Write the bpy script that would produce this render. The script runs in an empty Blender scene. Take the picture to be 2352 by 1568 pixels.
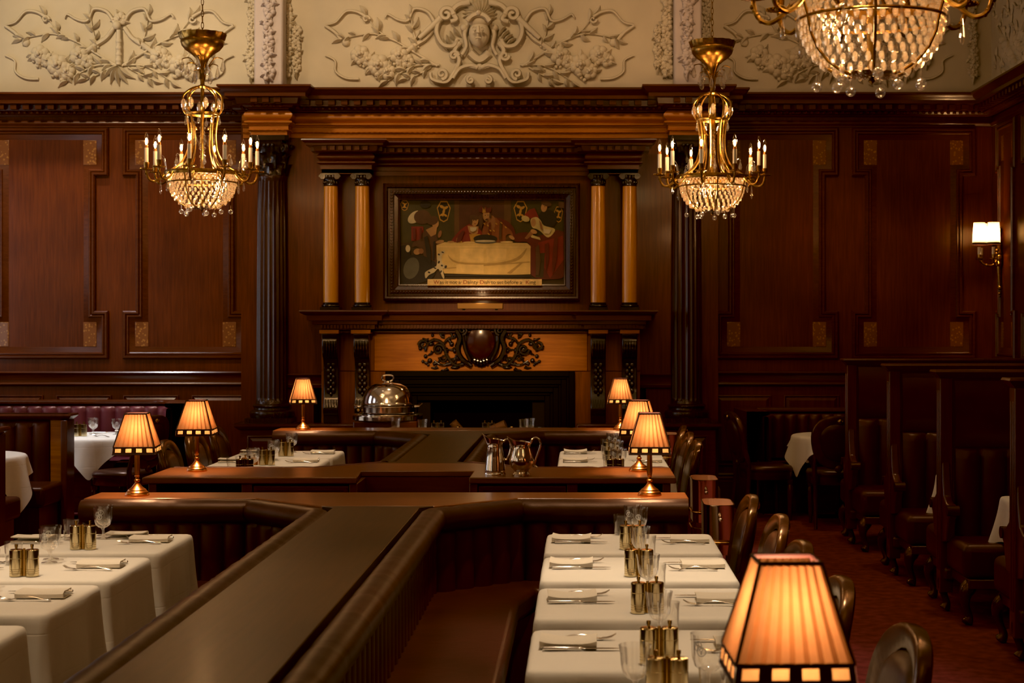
import bpy, math, random
from math import sin, cos, pi, sqrt, radians, atan2, hypot
from mathutils import Matrix, Vector
random.seed(11)
SC = bpy.context.scene
COL = SC.collection
F, VX, VY, EYE = 3800.0, 1332.0, 738.0, 1.74      # focal length and vanishing point in pixels, eye height in metres
def wx(px, Y): return (px - VX) * Y / F
def wz(py, Y): return EYE - (py - VY) * Y / F

# ------------------------------------------------------------------ mesh builder
class MB:
    def __init__(s):
        s.v = []; s.f = []; s.m = []
    def add(s, vs, fs, mi=0):
        b = len(s.v)
        s.v += [tuple(p) for p in vs]
        s.f += [tuple(i + b for i in f) for f in fs]
        s.m += [mi] * len(fs)
        return s
    def box(s, x0, x1, y0, y1, z0, z1, mi=0):
        vs = [(x0,y0,z0),(x1,y0,z0),(x1,y1,z0),(x0,y1,z0),(x0,y0,z1),(x1,y0,z1),(x1,y1,z1),(x0,y1,z1)]
        return s.add(vs, [(0,3,2,1),(4,5,6,7),(0,1,5,4),(1,2,6,5),(2,3,7,6),(3,0,4,7)], mi)
    def lathe(s, prof, seg=24, c=(0,0,0), mi=0, rfun=None):
        n = len(prof); vs = []; fs = []
        for r, z in prof:
            for k in range(seg):
                a = 2*pi*k/seg
                rr = r if rfun is None else rfun(r, z, a)
                vs.append((c[0]+rr*cos(a), c[1]+rr*sin(a), c[2]+z))
        for i in range(n-1):
            for k in range(seg):
                k2 = (k+1) % seg
                fs.append((i*seg+k, i*seg+k2, (i+1)*seg+k2, (i+1)*seg+k))
        if prof[0][0] > 1e-6 and prof[0][0] < .0101 or False:
            fs.append(tuple(range(seg-1, -1, -1)))
        if prof[-1][0] < .0101:
            fs.append(tuple((n-1)*seg+k for k in range(seg)))
        return s.add(vs, fs, mi)
    def tube(s, pts, r, seg=8, mi=0, closed=False, flat=1.0, up=None):
        pts = [Vector(p) for p in pts]; n = len(pts)
        rs = list(r) if isinstance(r, (list, tuple)) else [r]*n
        vs = []; fs = []; prev = None
        for i in range(n):
            a = pts[(i-1) % n] if (closed or i > 0) else pts[0]
            b = pts[(i+1) % n] if (closed or i < n-1) else pts[-1]
            t = (b - a)
            if t.length < 1e-9: t = Vector((0,0,1))
            t.normalize()
            if up is not None: ref = Vector(up)
            elif prev is None: ref = Vector((0,0,1)) if abs(t.z) < .9 else Vector((1,0,0))
            else: ref = prev
            nrm = ref - t*ref.dot(t)
            if nrm.length < 1e-6: nrm = Vector((1,0,0)) - t*t.x
            nrm.normalize(); prev = nrm
            bi = t.cross(nrm)
            for k in range(seg):
                q = 2*pi*k/seg
                p = pts[i] + nrm*(cos(q)*rs[i]*flat) + bi*(sin(q)*rs[i])
                vs.append(tuple(p))
        m = n if closed else n-1
        for i in range(m):
            j = (i+1) % n
            for k in range(seg):
                k2 = (k+1) % seg
                fs.append((i*seg+k, i*seg+k2, j*seg+k2, j*seg+k))
        if not closed:
            fs.append(tuple(range(seg-1,-1,-1))); fs.append(tuple((n-1)*seg+k for k in range(seg)))
        return s.add(vs, fs, mi)
    def ball(s, c, r, seg=10, rings=6, mi=0):
        rx, ry, rz = (r, r, r) if not isinstance(r, (tuple, list)) else r
        vs = [(c[0],c[1],c[2]-rz)]; fs = []
        for i in range(1, rings):
            t = -pi/2 + pi*i/rings
            for k in range(seg):
                a = 2*pi*k/seg
                vs.append((c[0]+rx*cos(t)*cos(a), c[1]+ry*cos(t)*sin(a), c[2]+rz*sin(t)))
        vs.append((c[0],c[1],c[2]+rz)); L = len(vs)-1
        for k in range(seg):
            k2 = (k+1) % seg
            fs.append((0, 1+k2, 1+k))
            fs.append((L, L-seg+k, L-seg+k2))
            for i in range(rings-2):
                a = 1+i*seg
                fs.append((a+k, a+k2, a+seg+k2, a+seg+k))
        return s.add(vs, fs, mi)
    def prism(s, poly, lo, hi, axis='Y', mi=0):
        n = len(poly)
        def P(u, v, w): return {'Y':(u,w,v), 'X':(w,u,v), 'Z':(u,v,w)}[axis]
        vs = [P(u,v,lo) for u,v in poly] + [P(u,v,hi) for u,v in poly]
        fs = [tuple(range(n-1,-1,-1)), tuple(range(n,2*n))]
        fs += [(i,(i+1)%n,n+(i+1)%n,n+i) for i in range(n)]
        return s.add(vs, fs, mi)
    def grid(s, nu, nv, fn, mi=0, cu=False, cv=False):
        vs = [fn(i, j) for i in range(nu) for j in range(nv)]
        fs = []
        for i in range(nu if cu else nu-1):
            for j in range(nv if cv else nv-1):
                i2 = (i+1) % nu; j2 = (j+1) % nv
                fs.append((i*nv+j, i2*nv+j, i2*nv+j2, i*nv+j2))
        return s.add(vs, fs, mi)
    def rings(s, rings, mi=0, cap0=False, cap1=False):
        n = len(rings[0]); vs = [p for r in rings for p in r]; fs = []
        for i in range(len(rings)-1):
            for k in range(n):
                k2 = (k+1) % n
                fs.append((i*n+k, i*n+k2, (i+1)*n+k2, (i+1)*n+k))
        if cap0: fs.append(tuple(range(n-1,-1,-1)))
        if cap1: fs.append(tuple((len(rings)-1)*n+k for k in range(n)))
        return s.add(vs, fs, mi)
    def sweep(s, path, prof, closed=False, mi=0):
        """profile of (out, z) along a plan path of (x, y); out is to the right of travel"""
        n = len(path); nr = []
        for i in range(n if closed else n-1):
            a, b = path[i], path[(i+1) % n]
            d = hypot(b[0]-a[0], b[1]-a[1]); nr.append(((b[1]-a[1])/d, -(b[0]-a[0])/d))
        mit = []
        for i in range(n):
            if not closed and i == 0: mit.append(nr[0])
            elif not closed and i == n-1: mit.append(nr[-1])
            else:
                p, q = nr[i-1], nr[i]; k = 1 + p[0]*q[0] + p[1]*q[1]
                mit.append(((p[0]+q[0])/k, (p[1]+q[1])/k))
        m = len(prof)
        vs = [(path[i][0]+mit[i][0]*o, path[i][1]+mit[i][1]*o, z) for i in range(n) for o, z in prof]
        fs = []
        for i in range(n if closed else n-1):
            j = (i+1) % n
            for k in range(m-1):
                fs.append((i*m+k, i*m+k+1, j*m+k+1, j*m+k))
        return s.add(vs, fs, mi)
    def xf(s, M):
        s.v = [tuple(M @ Vector(p)) for p in s.v]; return s
    def join(s, o, M=None, mi=None):
        vs = o.v if M is None else [tuple(M @ Vector(p)) for p in o.v]
        b = len(s.v); s.v += vs; s.f += [tuple(i+b for i in f) for f in o.f]
        s.m += o.m if mi is None else [mi]*len(o.f)
        return s
    def build(s, name, mats, parent=None, bevel=0.0, seg=2, sub=0, ang=38, flat=False):
        me = bpy.data.meshes.new(name)
        me.from_pydata(s.v, [], s.f)
        mats = mats if isinstance(mats, (list, tuple)) else [mats]
        for m in mats: me.materials.append(m)
        if len(mats) > 1: me.polygons.foreach_set('material_index', s.m)
        if not flat:
            me.polygons.foreach_set('use_smooth', [True]*len(s.f))
            me.set_sharp_from_angle(angle=radians(ang))
        me.update()
        o = bpy.data.objects.new(name, me); COL.objects.link(o)
        if parent is not None: o.parent = parent
        if bevel:
            b = o.modifiers.new('bevel', 'BEVEL'); b.width = bevel; b.segments = seg; b.limit_method = 'ANGLE'; b.angle_limit = radians(40)
        if sub:
            q = o.modifiers.new('sub', 'SUBSURF'); q.levels = sub; q.render_levels = sub
        return o

def T(x=0,y=0,z=0): return Matrix.Translation((x,y,z))
def RZ(a): return Matrix.Rotation(a,4,'Z')
def RX(a): return Matrix.Rotation(a,4,'X')
def RY(a): return Matrix.Rotation(a,4,'Y')

def tag(o, label, cat, group=None):
    o['label'] = label; o['category'] = cat
    if group: o['group'] = group
    return o
def thing(name, label, cat, loc=(0,0,0), rotz=0, group=None):
    o = bpy.data.objects.new(name, None); COL.objects.link(o)
    o.location = loc; o.rotation_euler = (0,0,rotz); o.empty_display_size = .1
    return tag(o, label, cat, group)
def struct(o, label=None, cat=None):
    o['kind'] = 'structure'
    if label: o['label'] = label
    if cat: o['category'] = cat
    return o
KIDS = {}
def dup(root, loc, rotz=None, label=None, group=None, scale=None):
    r = root.copy(); COL.objects.link(r); r.location = loc
    if rotz is not None: r.rotation_euler = (0,0,rotz)
    if label: r['label'] = label
    if group: r['group'] = group
    if scale: r.scale = (scale,)*3
    key = root.name
    if key not in KIDS:
        KIDS[key] = [(c, [g for g in bpy.data.objects if g.parent == c]) for c in bpy.data.objects if c.parent == root]
    for c, gs in KIDS[key]:
        cc = c.copy(); COL.objects.link(cc); cc.parent = r
        for g in gs:
            gg = g.copy(); COL.objects.link(gg); gg.parent = cc
    return r
class Stock:
    """first use moves the original thing, later uses copy it"""
    def __init__(s, root): s.root = root; s.used = False
    def put(s, loc, rotz=0, label=None, group=None, scale=None):
        if not s.used:
            s.used = True; o = s.root; o.location = loc; o.rotation_euler = (0,0,rotz)
            if label: o['label'] = label
            if group: o['group'] = group
            if scale: o.scale = (scale,)*3
            s.s0 = scale
            return o
        o = dup(s.root, loc, rotz, label, group, scale)
        if not scale and s.s0: o.scale = (1,1,1)
        return o

# ------------------------------------------------------------------ materials
def N(nt, t, **kw):
    n = nt.nodes.new(t)
    for k, v in kw.items():
        if k in n.inputs: n.inputs[k].default_value = v
        else: setattr(n, k, v)
    return n
def newmat(name):
    m = bpy.data.materials.new(name); m.use_nodes = True
    nt = m.node_tree; nt.nodes.clear()
    return m, nt, nt.nodes.new('ShaderNodeOutputMaterial')
def C4(c): return (c[0], c[1], c[2], 1)
def prin(nt, **kw):
    p = nt.nodes.new('ShaderNodeBsdfPrincipled')
    for k, v in kw.items(): p.inputs[k].default_value = v
    return p
def plain(name, c, rough=.5, metal=0, spec=.5, coat=0, emis=None, es=0, noise=0, nscale=30, bump=0, bscale=200):
    m, nt, out = newmat(name)
    p = prin(nt, **{'Base Color': C4(c), 'Roughness': rough, 'Metallic': metal, 'Specular IOR Level': spec, 'Coat Weight': coat, 'Coat Roughness': .12})
    if emis: p.inputs['Emission Color'].default_value = C4(emis); p.inputs['Emission Strength'].default_value = es
    if noise or bump: tc = N(nt, 'ShaderNodeTexCoord')
    if noise:
        nz = N(nt, 'ShaderNodeTexNoise', **{'Scale': nscale, 'Detail': 3.0})
        nt.links.new(tc.outputs['Object'], nz.inputs['Vector'])
        r = N(nt, 'ShaderNodeValToRGB')
        r.color_ramp.elements[0].position = .3; r.color_ramp.elements[1].position = .7
        r.color_ramp.elements[0].color = C4([x*(1-noise) for x in c]); r.color_ramp.elements[1].color = C4([min(1, x*(1+noise)) for x in c])
        nt.links.new(nz.outputs[0], r.inputs[0]); nt.links.new(r.outputs[0], p.inputs['Base Color'])
    if bump:
        nb = N(nt, 'ShaderNodeTexNoise', **{'Scale': bscale, 'Detail': 4.0})
        nt.links.new(tc.outputs['Object'], nb.inputs['Vector'])
        b = N(nt, 'ShaderNodeBump', **{'Strength': bump, 'Distance': .01})
        nt.links.new(nb.outputs[0], b.inputs['Height']); nt.links.new(b.outputs[0], p.inputs['Normal'])
    nt.links.new(p.outputs[0], out.inputs[0])
    return m
def wood(name, c1, c2, axis='Z', rough=.32, coat=.35, scale=1.0, bump=.06, spec=.5):
    m, nt, out = newmat(name)
    tc = N(nt, 'ShaderNodeTexCoord'); mp = N(nt, 'ShaderNodeMapping')
    s = {'X': (1.2,22,22), 'Y': (22,1.2,22), 'Z': (22,22,1.2)}[axis]
    mp.inputs['Scale'].default_value = [q*scale for q in s]
    nt.links.new(tc.outputs['Object'], mp.inputs[0])
    n1 = N(nt, 'ShaderNodeTexNoise', **{'Scale': 2.2, 'Detail': 6.0, 'Roughness': .6, 'Distortion': .4})
    nt.links.new(mp.outputs[0], n1.inputs['Vector'])
    n2 = N(nt, 'ShaderNodeTexNoise', **{'Scale': 1.6, 'Detail': 2.0})
    nt.links.new(tc.outputs['Object'], n2.inputs['Vector'])
    mx = N(nt, 'ShaderNodeMath', operation='MULTIPLY_ADD'); mx.inputs[1].default_value = .6
    nt.links.new(n1.outputs[0], mx.inputs[0]); 
    m2 = N(nt, 'ShaderNodeMath', operation='MULTIPLY'); m2.inputs[1].default_value = .4
    nt.links.new(n2.outputs[0], m2.inputs[0]); nt.links.new(m2.outputs[0], mx.inputs[2])
    r = N(nt, 'ShaderNodeValToRGB')
    r.color_ramp.elements[0].position = .36; r.color_ramp.elements[1].position = .64
    r.color_ramp.elements[0].color = C4(c1); r.color_ramp.elements[1].color = C4(c2)
    nt.links.new(mx.outputs[0], r.inputs[0])
    p = prin(nt, **{'Roughness': rough, 'Coat Weight': coat, 'Coat Roughness': .15, 'Specular IOR Level': spec})
    nt.links.new(r.outputs[0], p.inputs['Base Color'])
    b = N(nt, 'ShaderNodeBump', **{'Strength': bump, 'Distance': .01})
    nt.links.new(n1.outputs[0], b.inputs['Height']); nt.links.new(b.outputs[0], p.inputs['Normal'])
    nt.links.new(p.outputs[0], out.inputs[0])
    return m
def leather(name, c, rough=.34, coat=.15):
    m, nt, out = newmat(name)
    tc = N(nt, 'ShaderNodeTexCoord')
    n2 = N(nt, 'ShaderNodeTexNoise', **{'Scale': 5.0, 'Detail': 3.0})
    nt.links.new(tc.outputs['Object'], n2.inputs['Vector'])
    r = N(nt, 'ShaderNodeValToRGB')
    r.color_ramp.elements[0].position = .3; r.color_ramp.elements[1].position = .75
    r.color_ramp.elements[0].color = C4([x*.75 for x in c]); r.color_ramp.elements[1].color = C4([x*1.25 for x in c])
    nt.links.new(n2.outputs[0], r.inputs[0])
    p = prin(nt, **{'Roughness': rough, 'Coat Weight': coat, 'Coat Roughness': .25, 'Specular Tint': (1,.62,.42,1)})
    nt.links.new(r.outputs[0], p.inputs['Base Color'])
    v = N(nt, 'ShaderNodeTexVoronoi', **{'Scale': 260.0}); nt.links.new(tc.outputs['Object'], v.inputs['Vector'])
    n3 = N(nt, 'ShaderNodeTexNoise', **{'Scale': 14.0, 'Detail': 3.0}); nt.links.new(tc.outputs['Object'], n3.inputs['Vector'])
    b = N(nt, 'ShaderNodeBump', **{'Strength': .12, 'Distance': .002}); nt.links.new(v.outputs['Distance'], b.inputs['Height'])
    b2 = N(nt, 'ShaderNodeBump', **{'Strength': .25, 'Distance': .006}); nt.links.new(n3.outputs[0], b2.inputs['Height'])
    nt.links.new(b.outputs[0], b2.inputs['Normal']); nt.links.new(b2.outputs[0], p.inputs['Normal'])
    nt.links.new(p.outputs[0], out.inputs[0])
    return m
def thinglass(name, tint=(1,1,1), lo=.05, hi=.75, rough=.02, haze=0.0):
    m, nt, out = newmat(name)
    lw = N(nt, 'ShaderNodeLayerWeight', **{'Blend': .35})
    mr = N(nt, 'ShaderNodeMapRange'); mr.inputs['To Min'].default_value = lo; mr.inputs['To Max'].default_value = hi
    nt.links.new(lw.outputs['Facing'], mr.inputs['Value'])
    t = N(nt, 'ShaderNodeBsdfTransparent', **{'Color': C4(tint)})
    g = N(nt, 'ShaderNodeBsdfGlossy', **{'Color': (1,1,1,1), 'Roughness': rough})
    mix = nt.nodes.new('ShaderNodeMixShader')
    nt.links.new(mr.outputs[0], mix.inputs[0]); nt.links.new(t.outputs[0], mix.inputs[1]); nt.links.new(g.outputs[0], mix.inputs[2])
    last = mix
    if haze:
        d = N(nt, 'ShaderNodeBsdfTranslucent', **{'Color': C4(tint)})
        m2 = nt.nodes.new('ShaderNodeMixShader'); m2.inputs[0].default_value = haze
        nt.links.new(mix.outputs[0], m2.inputs[1]); nt.links.new(d.outputs[0], m2.inputs[2]); last = m2
    nt.links.new(last.outputs[0], out.inputs[0])
    return m
def shade_mat(name, c, trans=.75):
    m, nt, out = newmat(name)
    d = N(nt, 'ShaderNodeBsdfDiffuse', **{'Color': C4(c)}); t = N(nt, 'ShaderNodeBsdfTranslucent', **{'Color': C4(c)})
    tc = N(nt, 'ShaderNodeTexCoord'); nz = N(nt, 'ShaderNodeTexNoise', **{'Scale': 60.0, 'Detail': 3.0})
    nt.links.new(tc.outputs['Object'], nz.inputs['Vector'])
    r = N(nt, 'ShaderNodeValToRGB'); r.color_ramp.elements[0].color = C4([x*.8 for x in c]); r.color_ramp.elements[1].color = C4([min(1,x*1.15) for x in c])
    nt.links.new(nz.outputs[0], r.inputs[0]); nt.links.new(r.outputs[0], t.inputs['Color'])
    mix = nt.nodes.new('ShaderNodeMixShader'); mix.inputs[0].default_value = trans
    nt.links.new(d.outputs[0], mix.inputs[1]); nt.links.new(t.outputs[0], mix.inputs[2])
    nt.links.new(mix.outputs[0], out.inputs[0])
    return m
def emit(name, c, s):
    m, nt, out = newmat(name)
    e = N(nt, 'ShaderNodeEmission', **{'Color': C4(c), 'Strength': s})
    nt.links.new(e.outputs[0], out.inputs[0]); return m
def cloth_mat(name, c):
    m, nt, out = newmat(name)
    tc = N(nt, 'ShaderNodeTexCoord')
    n3 = N(nt, 'ShaderNodeTexNoise', **{'Scale': 7.0, 'Detail': 4.0}); nt.links.new(tc.outputs['Object'], n3.inputs['Vector'])
    # ironed fold lines: a bump on a 24 cm grid
    mp = N(nt, 'ShaderNodeMapping'); mp.inputs['Scale'].default_value = (4.2,4.2,6.0); nt.links.new(tc.outputs['Object'], mp.inputs[0])
    sp = N(nt, 'ShaderNodeSeparateXYZ'); nt.links.new(mp.outputs[0], sp.inputs[0])
    acc = None
    for ax in 'XYZ':
        fr = N(nt, 'ShaderNodeMath', operation='PINGPONG'); fr.inputs[1].default_value = .5; nt.links.new(sp.outputs[ax], fr.inputs[0])
        mm = N(nt, 'ShaderNodeMath', operation='MINIMUM'); mm.inputs[1].default_value = .025; nt.links.new(fr.outputs[0], mm.inputs[0])
        if acc is None: acc = mm
        else:
            q = N(nt, 'ShaderNodeMath', operation='ADD'); nt.links.new(acc.outputs[0], q.inputs[0]); nt.links.new(mm.outputs[0], q.inputs[1]); acc = q
    b = N(nt, 'ShaderNodeBump', **{'Strength': .35, 'Distance': .05}); nt.links.new(acc.outputs[0], b.inputs['Height'])
    b2 = N(nt, 'ShaderNodeBump', **{'Strength': .12, 'Distance': .03}); nt.links.new(n3.outputs[0], b2.inputs['Height']); nt.links.new(b.outputs[0], b2.inputs['Normal'])
    p = prin(nt, **{'Base Color': C4(c), 'Roughness': .85, 'Specular IOR Level': .15, 'Sheen Weight': .1})
    nt.links.new(b2.outputs[0], p.inputs['Normal']); nt.links.new(p.outputs[0], out.inputs[0])
    return m
def marquetry(name):
    m, nt, out = newmat(name)
    tc = N(nt, 'ShaderNodeTexCoord')
    v = N(nt, 'ShaderNodeTexVoronoi', **{'Scale': 34.0}); nt.links.new(tc.outputs['Object'], v.inputs['Vector'])
    r = N(nt, 'ShaderNodeValToRGB'); r.color_ramp.interpolation = 'CONSTANT'
    r.color_ramp.elements[0].color = (.42,.19,.045,1); r.color_ramp.elements[1].color = (.24,.085,.02,1); r.color_ramp.elements[1].position = .33
    nt.links.new(v.outputs['Distance'], r.inputs[0])
    p = prin(nt, **{'Roughness': .35, 'Coat Weight': .3}); nt.links.new(r.outputs[0], p.inputs['Base Color']); nt.links.new(p.outputs[0], out.inputs[0])
    return m

M = {}
M['panel'] = wood('mahogany_panel', (.080,.0145,.0022), (.165,.036,.0050), 'Z', rough=.36, coat=.16, spec=.35)
M['frame'] = wood('mahogany_rail', (.070,.014,.003), (.130,.031,.006), 'X', rough=.30, coat=.25, spec=.4)
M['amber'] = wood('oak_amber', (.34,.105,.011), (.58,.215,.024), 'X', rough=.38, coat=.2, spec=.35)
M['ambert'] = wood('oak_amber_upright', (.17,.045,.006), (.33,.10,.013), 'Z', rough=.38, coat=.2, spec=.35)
M['ebony'] = plain('ebonised_carving', (.018,.008,.005), .24, coat=.6, noise=.4, bump=.1, bscale=60)
M['colwood'] = wood('column_wood', (.030,.009,.004), (.062,.018,.007), 'Z', rough=.27, coat=.3)
M['honey'] = wood('honey_onyx', (.55,.22,.022), (.74,.36,.050), 'Z', rough=.22, coat=.6, scale=.5, bump=.0)
M['top'] = wood('oiled_walnut_top', (.036,.0155,.0040), (.066,.028,.0068), 'Y', rough=.42, coat=.05, spec=.3)
M['topx'] = wood('oiled_walnut_cross_top', (.15,.050,.012), (.25,.088,.020), 'X', rough=.30, coat=.2)
M['cab'] = wood('red_cabinet_wood', (.095,.020,.006), (.165,.038,.010), 'X', rough=.36, coat=.25)
M['chairwood'] = plain('polished_chair_wood', (.060,.020,.006), .22, coat=0, noise=.35, nscale=12)
for n_ in M['chairwood'].node_tree.nodes:
    if n_.type == 'BSDF_PRINCIPLED': n_.inputs['Specular IOR Level'].default_value = .9; n_.inputs['Specular Tint'].default_value = (1,.58,.28,1)
M['boothwood'] = wood('booth_wood', (.070,.012,.004), (.125,.026,.007), 'Z', rough=.32, coat=.25)
M['oxblood'] = leather('oxblood_leather', (.060,.012,.009), rough=.38, coat=.08)
M['plum'] = leather('plum_leather', (.105,.020,.032), rough=.38)
M['brownlea'] = leather('brown_leather', (.052,.017,.010), rough=.32, coat=.15)
M['pipe'] = leather('brown_bolster_leather', (.034,.0095,.0045), rough=.42, coat=.0)
for n_ in M['pipe'].node_tree.nodes:
    if n_.type == 'BSDF_PRINCIPLED': n_.inputs['Specular IOR Level'].default_value = .38
M['cloth'] = cloth_mat('white_linen', (.82,.76,.66))
M['napkin'] = plain('folded_linen', (.84,.76,.63), .85, spec=.15, bump=.15, bscale=80)
M['plaster'] = plain('cream_plaster', (.74,.65,.48), .75, spec=.2, noise=.05, nscale=3, bump=.06, bscale=25)
M['plasterlt'] = plain('pale_plaster', (.74,.65,.60), .75, spec=.2, noise=.04, nscale=5)
M['ceil'] = plain('ceiling_plaster', (.62,.54,.42), .9)
M['carpet'] = plain('maroon_carpet', (.21,.046,.050), .95, spec=.1, noise=.28, nscale=14, bump=.5, bscale=420)
M['brass'] = plain('aged_brass', (.42,.25,.065), .30, 1, noise=.35, nscale=40)
M['goldbrass'] = plain('bright_brass', (.62,.40,.14), .22, 1)
M['copper'] = plain('lamp_copper', (.66,.27,.085), .28, 1)
M['silver'] = plain('polished_silver', (.93,.88,.81), .13, 1)
M['steel'] = plain('cutlery_silver', (.80,.76,.70), .16, 1)
M['coolm'] = plain('cooler_nickel', (.95,.78,.64), .13, 1)
M['mill'] = plain('champagne_metal', (.70,.60,.38), .15, 1)
M['black'] = plain('fire_black', (.0016,.0011,.0009), .4, spec=.12)
M['soot'] = plain('sooty_brick', (.003,.002,.0018), .9, spec=.1)
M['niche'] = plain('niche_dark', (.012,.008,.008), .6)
M['ivory'] = plain('ivory_candle', (.86,.80,.66), .5)
M['bulb'] = emit('bulb_glow', (1,.66,.30), 26)
M['bulbglass'] = thinglass('bulb_glass', (1,.93,.80), .02, .5)
M['crystal'] = thinglass('cut_crystal', (1,.92,.80), .12, .95, .05, haze=.18)
M['crystalp'] = thinglass('clear_crystal', (.97,.95,.92), .12, .95, .03, haze=.05)
M['glass'] = thinglass('table_glass', (1,.99,.97), .06, .95, .03, haze=.018)
M['etch'] = plain('etched_white', (.75,.72,.66), .6, emis=(.8,.7,.55), es=.05)
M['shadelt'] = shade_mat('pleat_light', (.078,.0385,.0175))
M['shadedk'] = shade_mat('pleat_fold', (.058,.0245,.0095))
M['shadewin'] = shade_mat('band_cream', (.22,.130,.062))
M['shadetrim'] = plain('maroon_trim', (.035,.004,.004), .6)
M['sconcesh'] = shade_mat('cream_paper_shade', (.95,.78,.50))
M['log'] = wood('fire_log', (.10,.045,.02), (.20,.09,.035), 'X', rough=.8, coat=0)
M['inlay'] = marquetry('marquetry')
M['wallpaint'] = plain('dark_wall', (.10,.05,.03), .7)

M['daypane'] = emit('daylit_pane', (.95,.93,1.0), 2.2)
M['duskpane'] = emit('evening_pane', (1,.82,.6), 1.2)
# ------------------------------------------------------------------ room shell
YL, YC, YK = 15.85, 15.53, 15.33          # face of the side bays, of the chimney bay, of the column breaks
XR, XL = 3.95, -7.2
ZT = 3.90                                 # top of the panelling cornice
KX = (-2.88, 0.998)                       # column centres
BC = -0.941                               # middle of the chimney bay
HW = .16
struct(MB().box(XL, XR+.3, -3.2, 16.2, -.1, 0).build('floor', M['carpet']))
struct(MB().box(XL-.2, XR+.3, -3.2, 16.2, 5.9, 6.0).build('ceiling', M['ceil']))
bw = MB()
bw.box(XL, XR+.2, YL, YL+.3, 0, ZT)
bw.box(KX[0]-.30, KX[1]+.30, YC, YL, 1.25, ZT)
bw.box(KX[0]-.30, -2.50, YC, YL, 0, 1.25); bw.box(.62, KX[1]+.30, YC, YL, 0, 1.25)
struct(bw.build('wall_back', M['panel']), 'dark red mahogany panelled end wall with fireplace bay')
struct(MB().box(XR, XR+.2, -3.2, YL+.3, 0, ZT).build('wall_right', M['panel']))
struct(MB().box(XL-.2, XL, -3.2, YL+.3, 0, ZT).build('wall_left', M['panel']))
struct(MB().box(XL-.2, XR+.2, -3.4, -3.2, 0, ZT).build('wall_front', M['panel']))
struct(MB().box(XL-.2, XL, -3.2, YL+.3, ZT, 5.9).build('wall_left_upper', M['plaster']))
struct(MB().box(XL-.2, XR+.2, -3.4, -3.2, ZT, 5.9).build('wall_front_upper', M['plaster']))
# tall curtained windows in the side wall out of shot
for i_, yw in enumerate((14.3, 11.6, 8.9, 6.2, 3.5, .8)):
    w_ = struct(MB().box(XL, XL+.05, yw-.62, yw+.62, 1.15, 3.55).build('window_%d' % (i_+1), M['frame']))
    for a in (0, 1):
        for b in range(3):
            struct(MB().box(XL+.05, XL+.056, yw-.56+a*.58, yw-.02+a*.58, 1.22+b*.77, 1.92+b*.77).build('pane', M['daypane' if i_ < 2 else 'duskpane'], w_))

# cornice of the whole room
plan = [(XL, YL), (KX[0]-HW-.14, YL), (KX[0]-HW-.14, YC), (KX[0]-HW, YC), (KX[0]-HW, YK), (KX[0]+HW, YK), (KX[0]+HW, YC),
        (KX[1]-HW, YC), (KX[1]-HW, YK), (KX[1]+HW, YK), (KX[1]+HW, YC), (KX[1]+HW+.14, YC), (KX[1]+HW+.14, YL), (XR, YL), (XR, -3.2)]
cor = [(0,ZT-.002),(.27,ZT),(.27,ZT-.018),(.255,ZT-.024),(.235,ZT-.05),(.215,ZT-.062),(.21,ZT-.068),(.21,ZT-.100),(.13,ZT-.104),(.118,ZT-.155),(.10,ZT-.16),(.075,ZT-.165),(.06,ZT-.182),(.03,ZT-.186),(.024,ZT-.20),(0,ZT-.205)]
c = MB().sweep(plan, cor)
def along(path, step, fn):
    for (a, b) in zip(path[:-1], path[1:]):
        L = hypot(b[0]-a[0], b[1]-a[1])
        if L < .1: continue
        d = ((b[0]-a[0])/L, (b[1]-a[1])/L); n = (d[1], -d[0])
        k = max(1, int(round(L/step)))
        for i in range(k):
            t = (i+.5)*L/k
            if -.2 < a[0]+d[0]*t < 99 or True: fn(a[0]+d[0]*t, a[1]+d[1]*t, d, n)
def dentil(x, y, d, n, w=.03, o0=.11, o1=.185, z0=ZT-.150, z1=ZT-.106, mb=None):
    mb = mb or c
    ps = []
    for z in (z0, z1):
        for (s, o) in ((-w,o0),(w,o0),(w,o1),(-w,o1)):
            ps.append((x+d[0]*s+n[0]*o, y+d[1]*s+n[1]*o, z))
    mb.add(ps, [(0,3,2,1),(4,5,6,7),(0,1,5,4),(1,2,6,5),(2,3,7,6),(3,0,4,7)])
vis = plan[:-1] + [(XR, 8.0)]
along(vis, .118, dentil)
along(vis, .059, lambda x,y,d,n: c.ball((x+n[0]*.095, y+n[1]*.095, ZT-.172), (.020,.020,.016), 6, 4))
struct(c.build('trim_1', M['frame'], ang=30))
# entablature of the chimney bay: rounded frieze and two-step architrave
f0 = ZT-.205
ent = [(0,f0)] + [(.03+.035*sin(pi*t/8), f0-.004-.09*t/8) for t in range(9)] + [(.045,f0-.10),(.06,f0-.104),(.06,f0-.118),(.035,f0-.128),(.035,f0-.135),(.022,f0-.138),(.022,f0-.178),(.030,f0-.184),(.022,f0-.19),(.008,f0-.194),(.008,f0-.235),(0,f0-.235)]
pl2 = plan[2:12]
pl2 = [(plan[2][0]+.02, YC)] + plan[3:11] + [(plan[11][0]-.02, YC)]
e = MB().sweep(pl2, ent)
along(pl2, .05, lambda x,y,d,n: e.ball((x+n[0]*.026, y+n[1]*.026, f0-.185), (.019,.012,.007), 6, 4))
struct(e.build('trim_2', M['amber'], ang=30))
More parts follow.
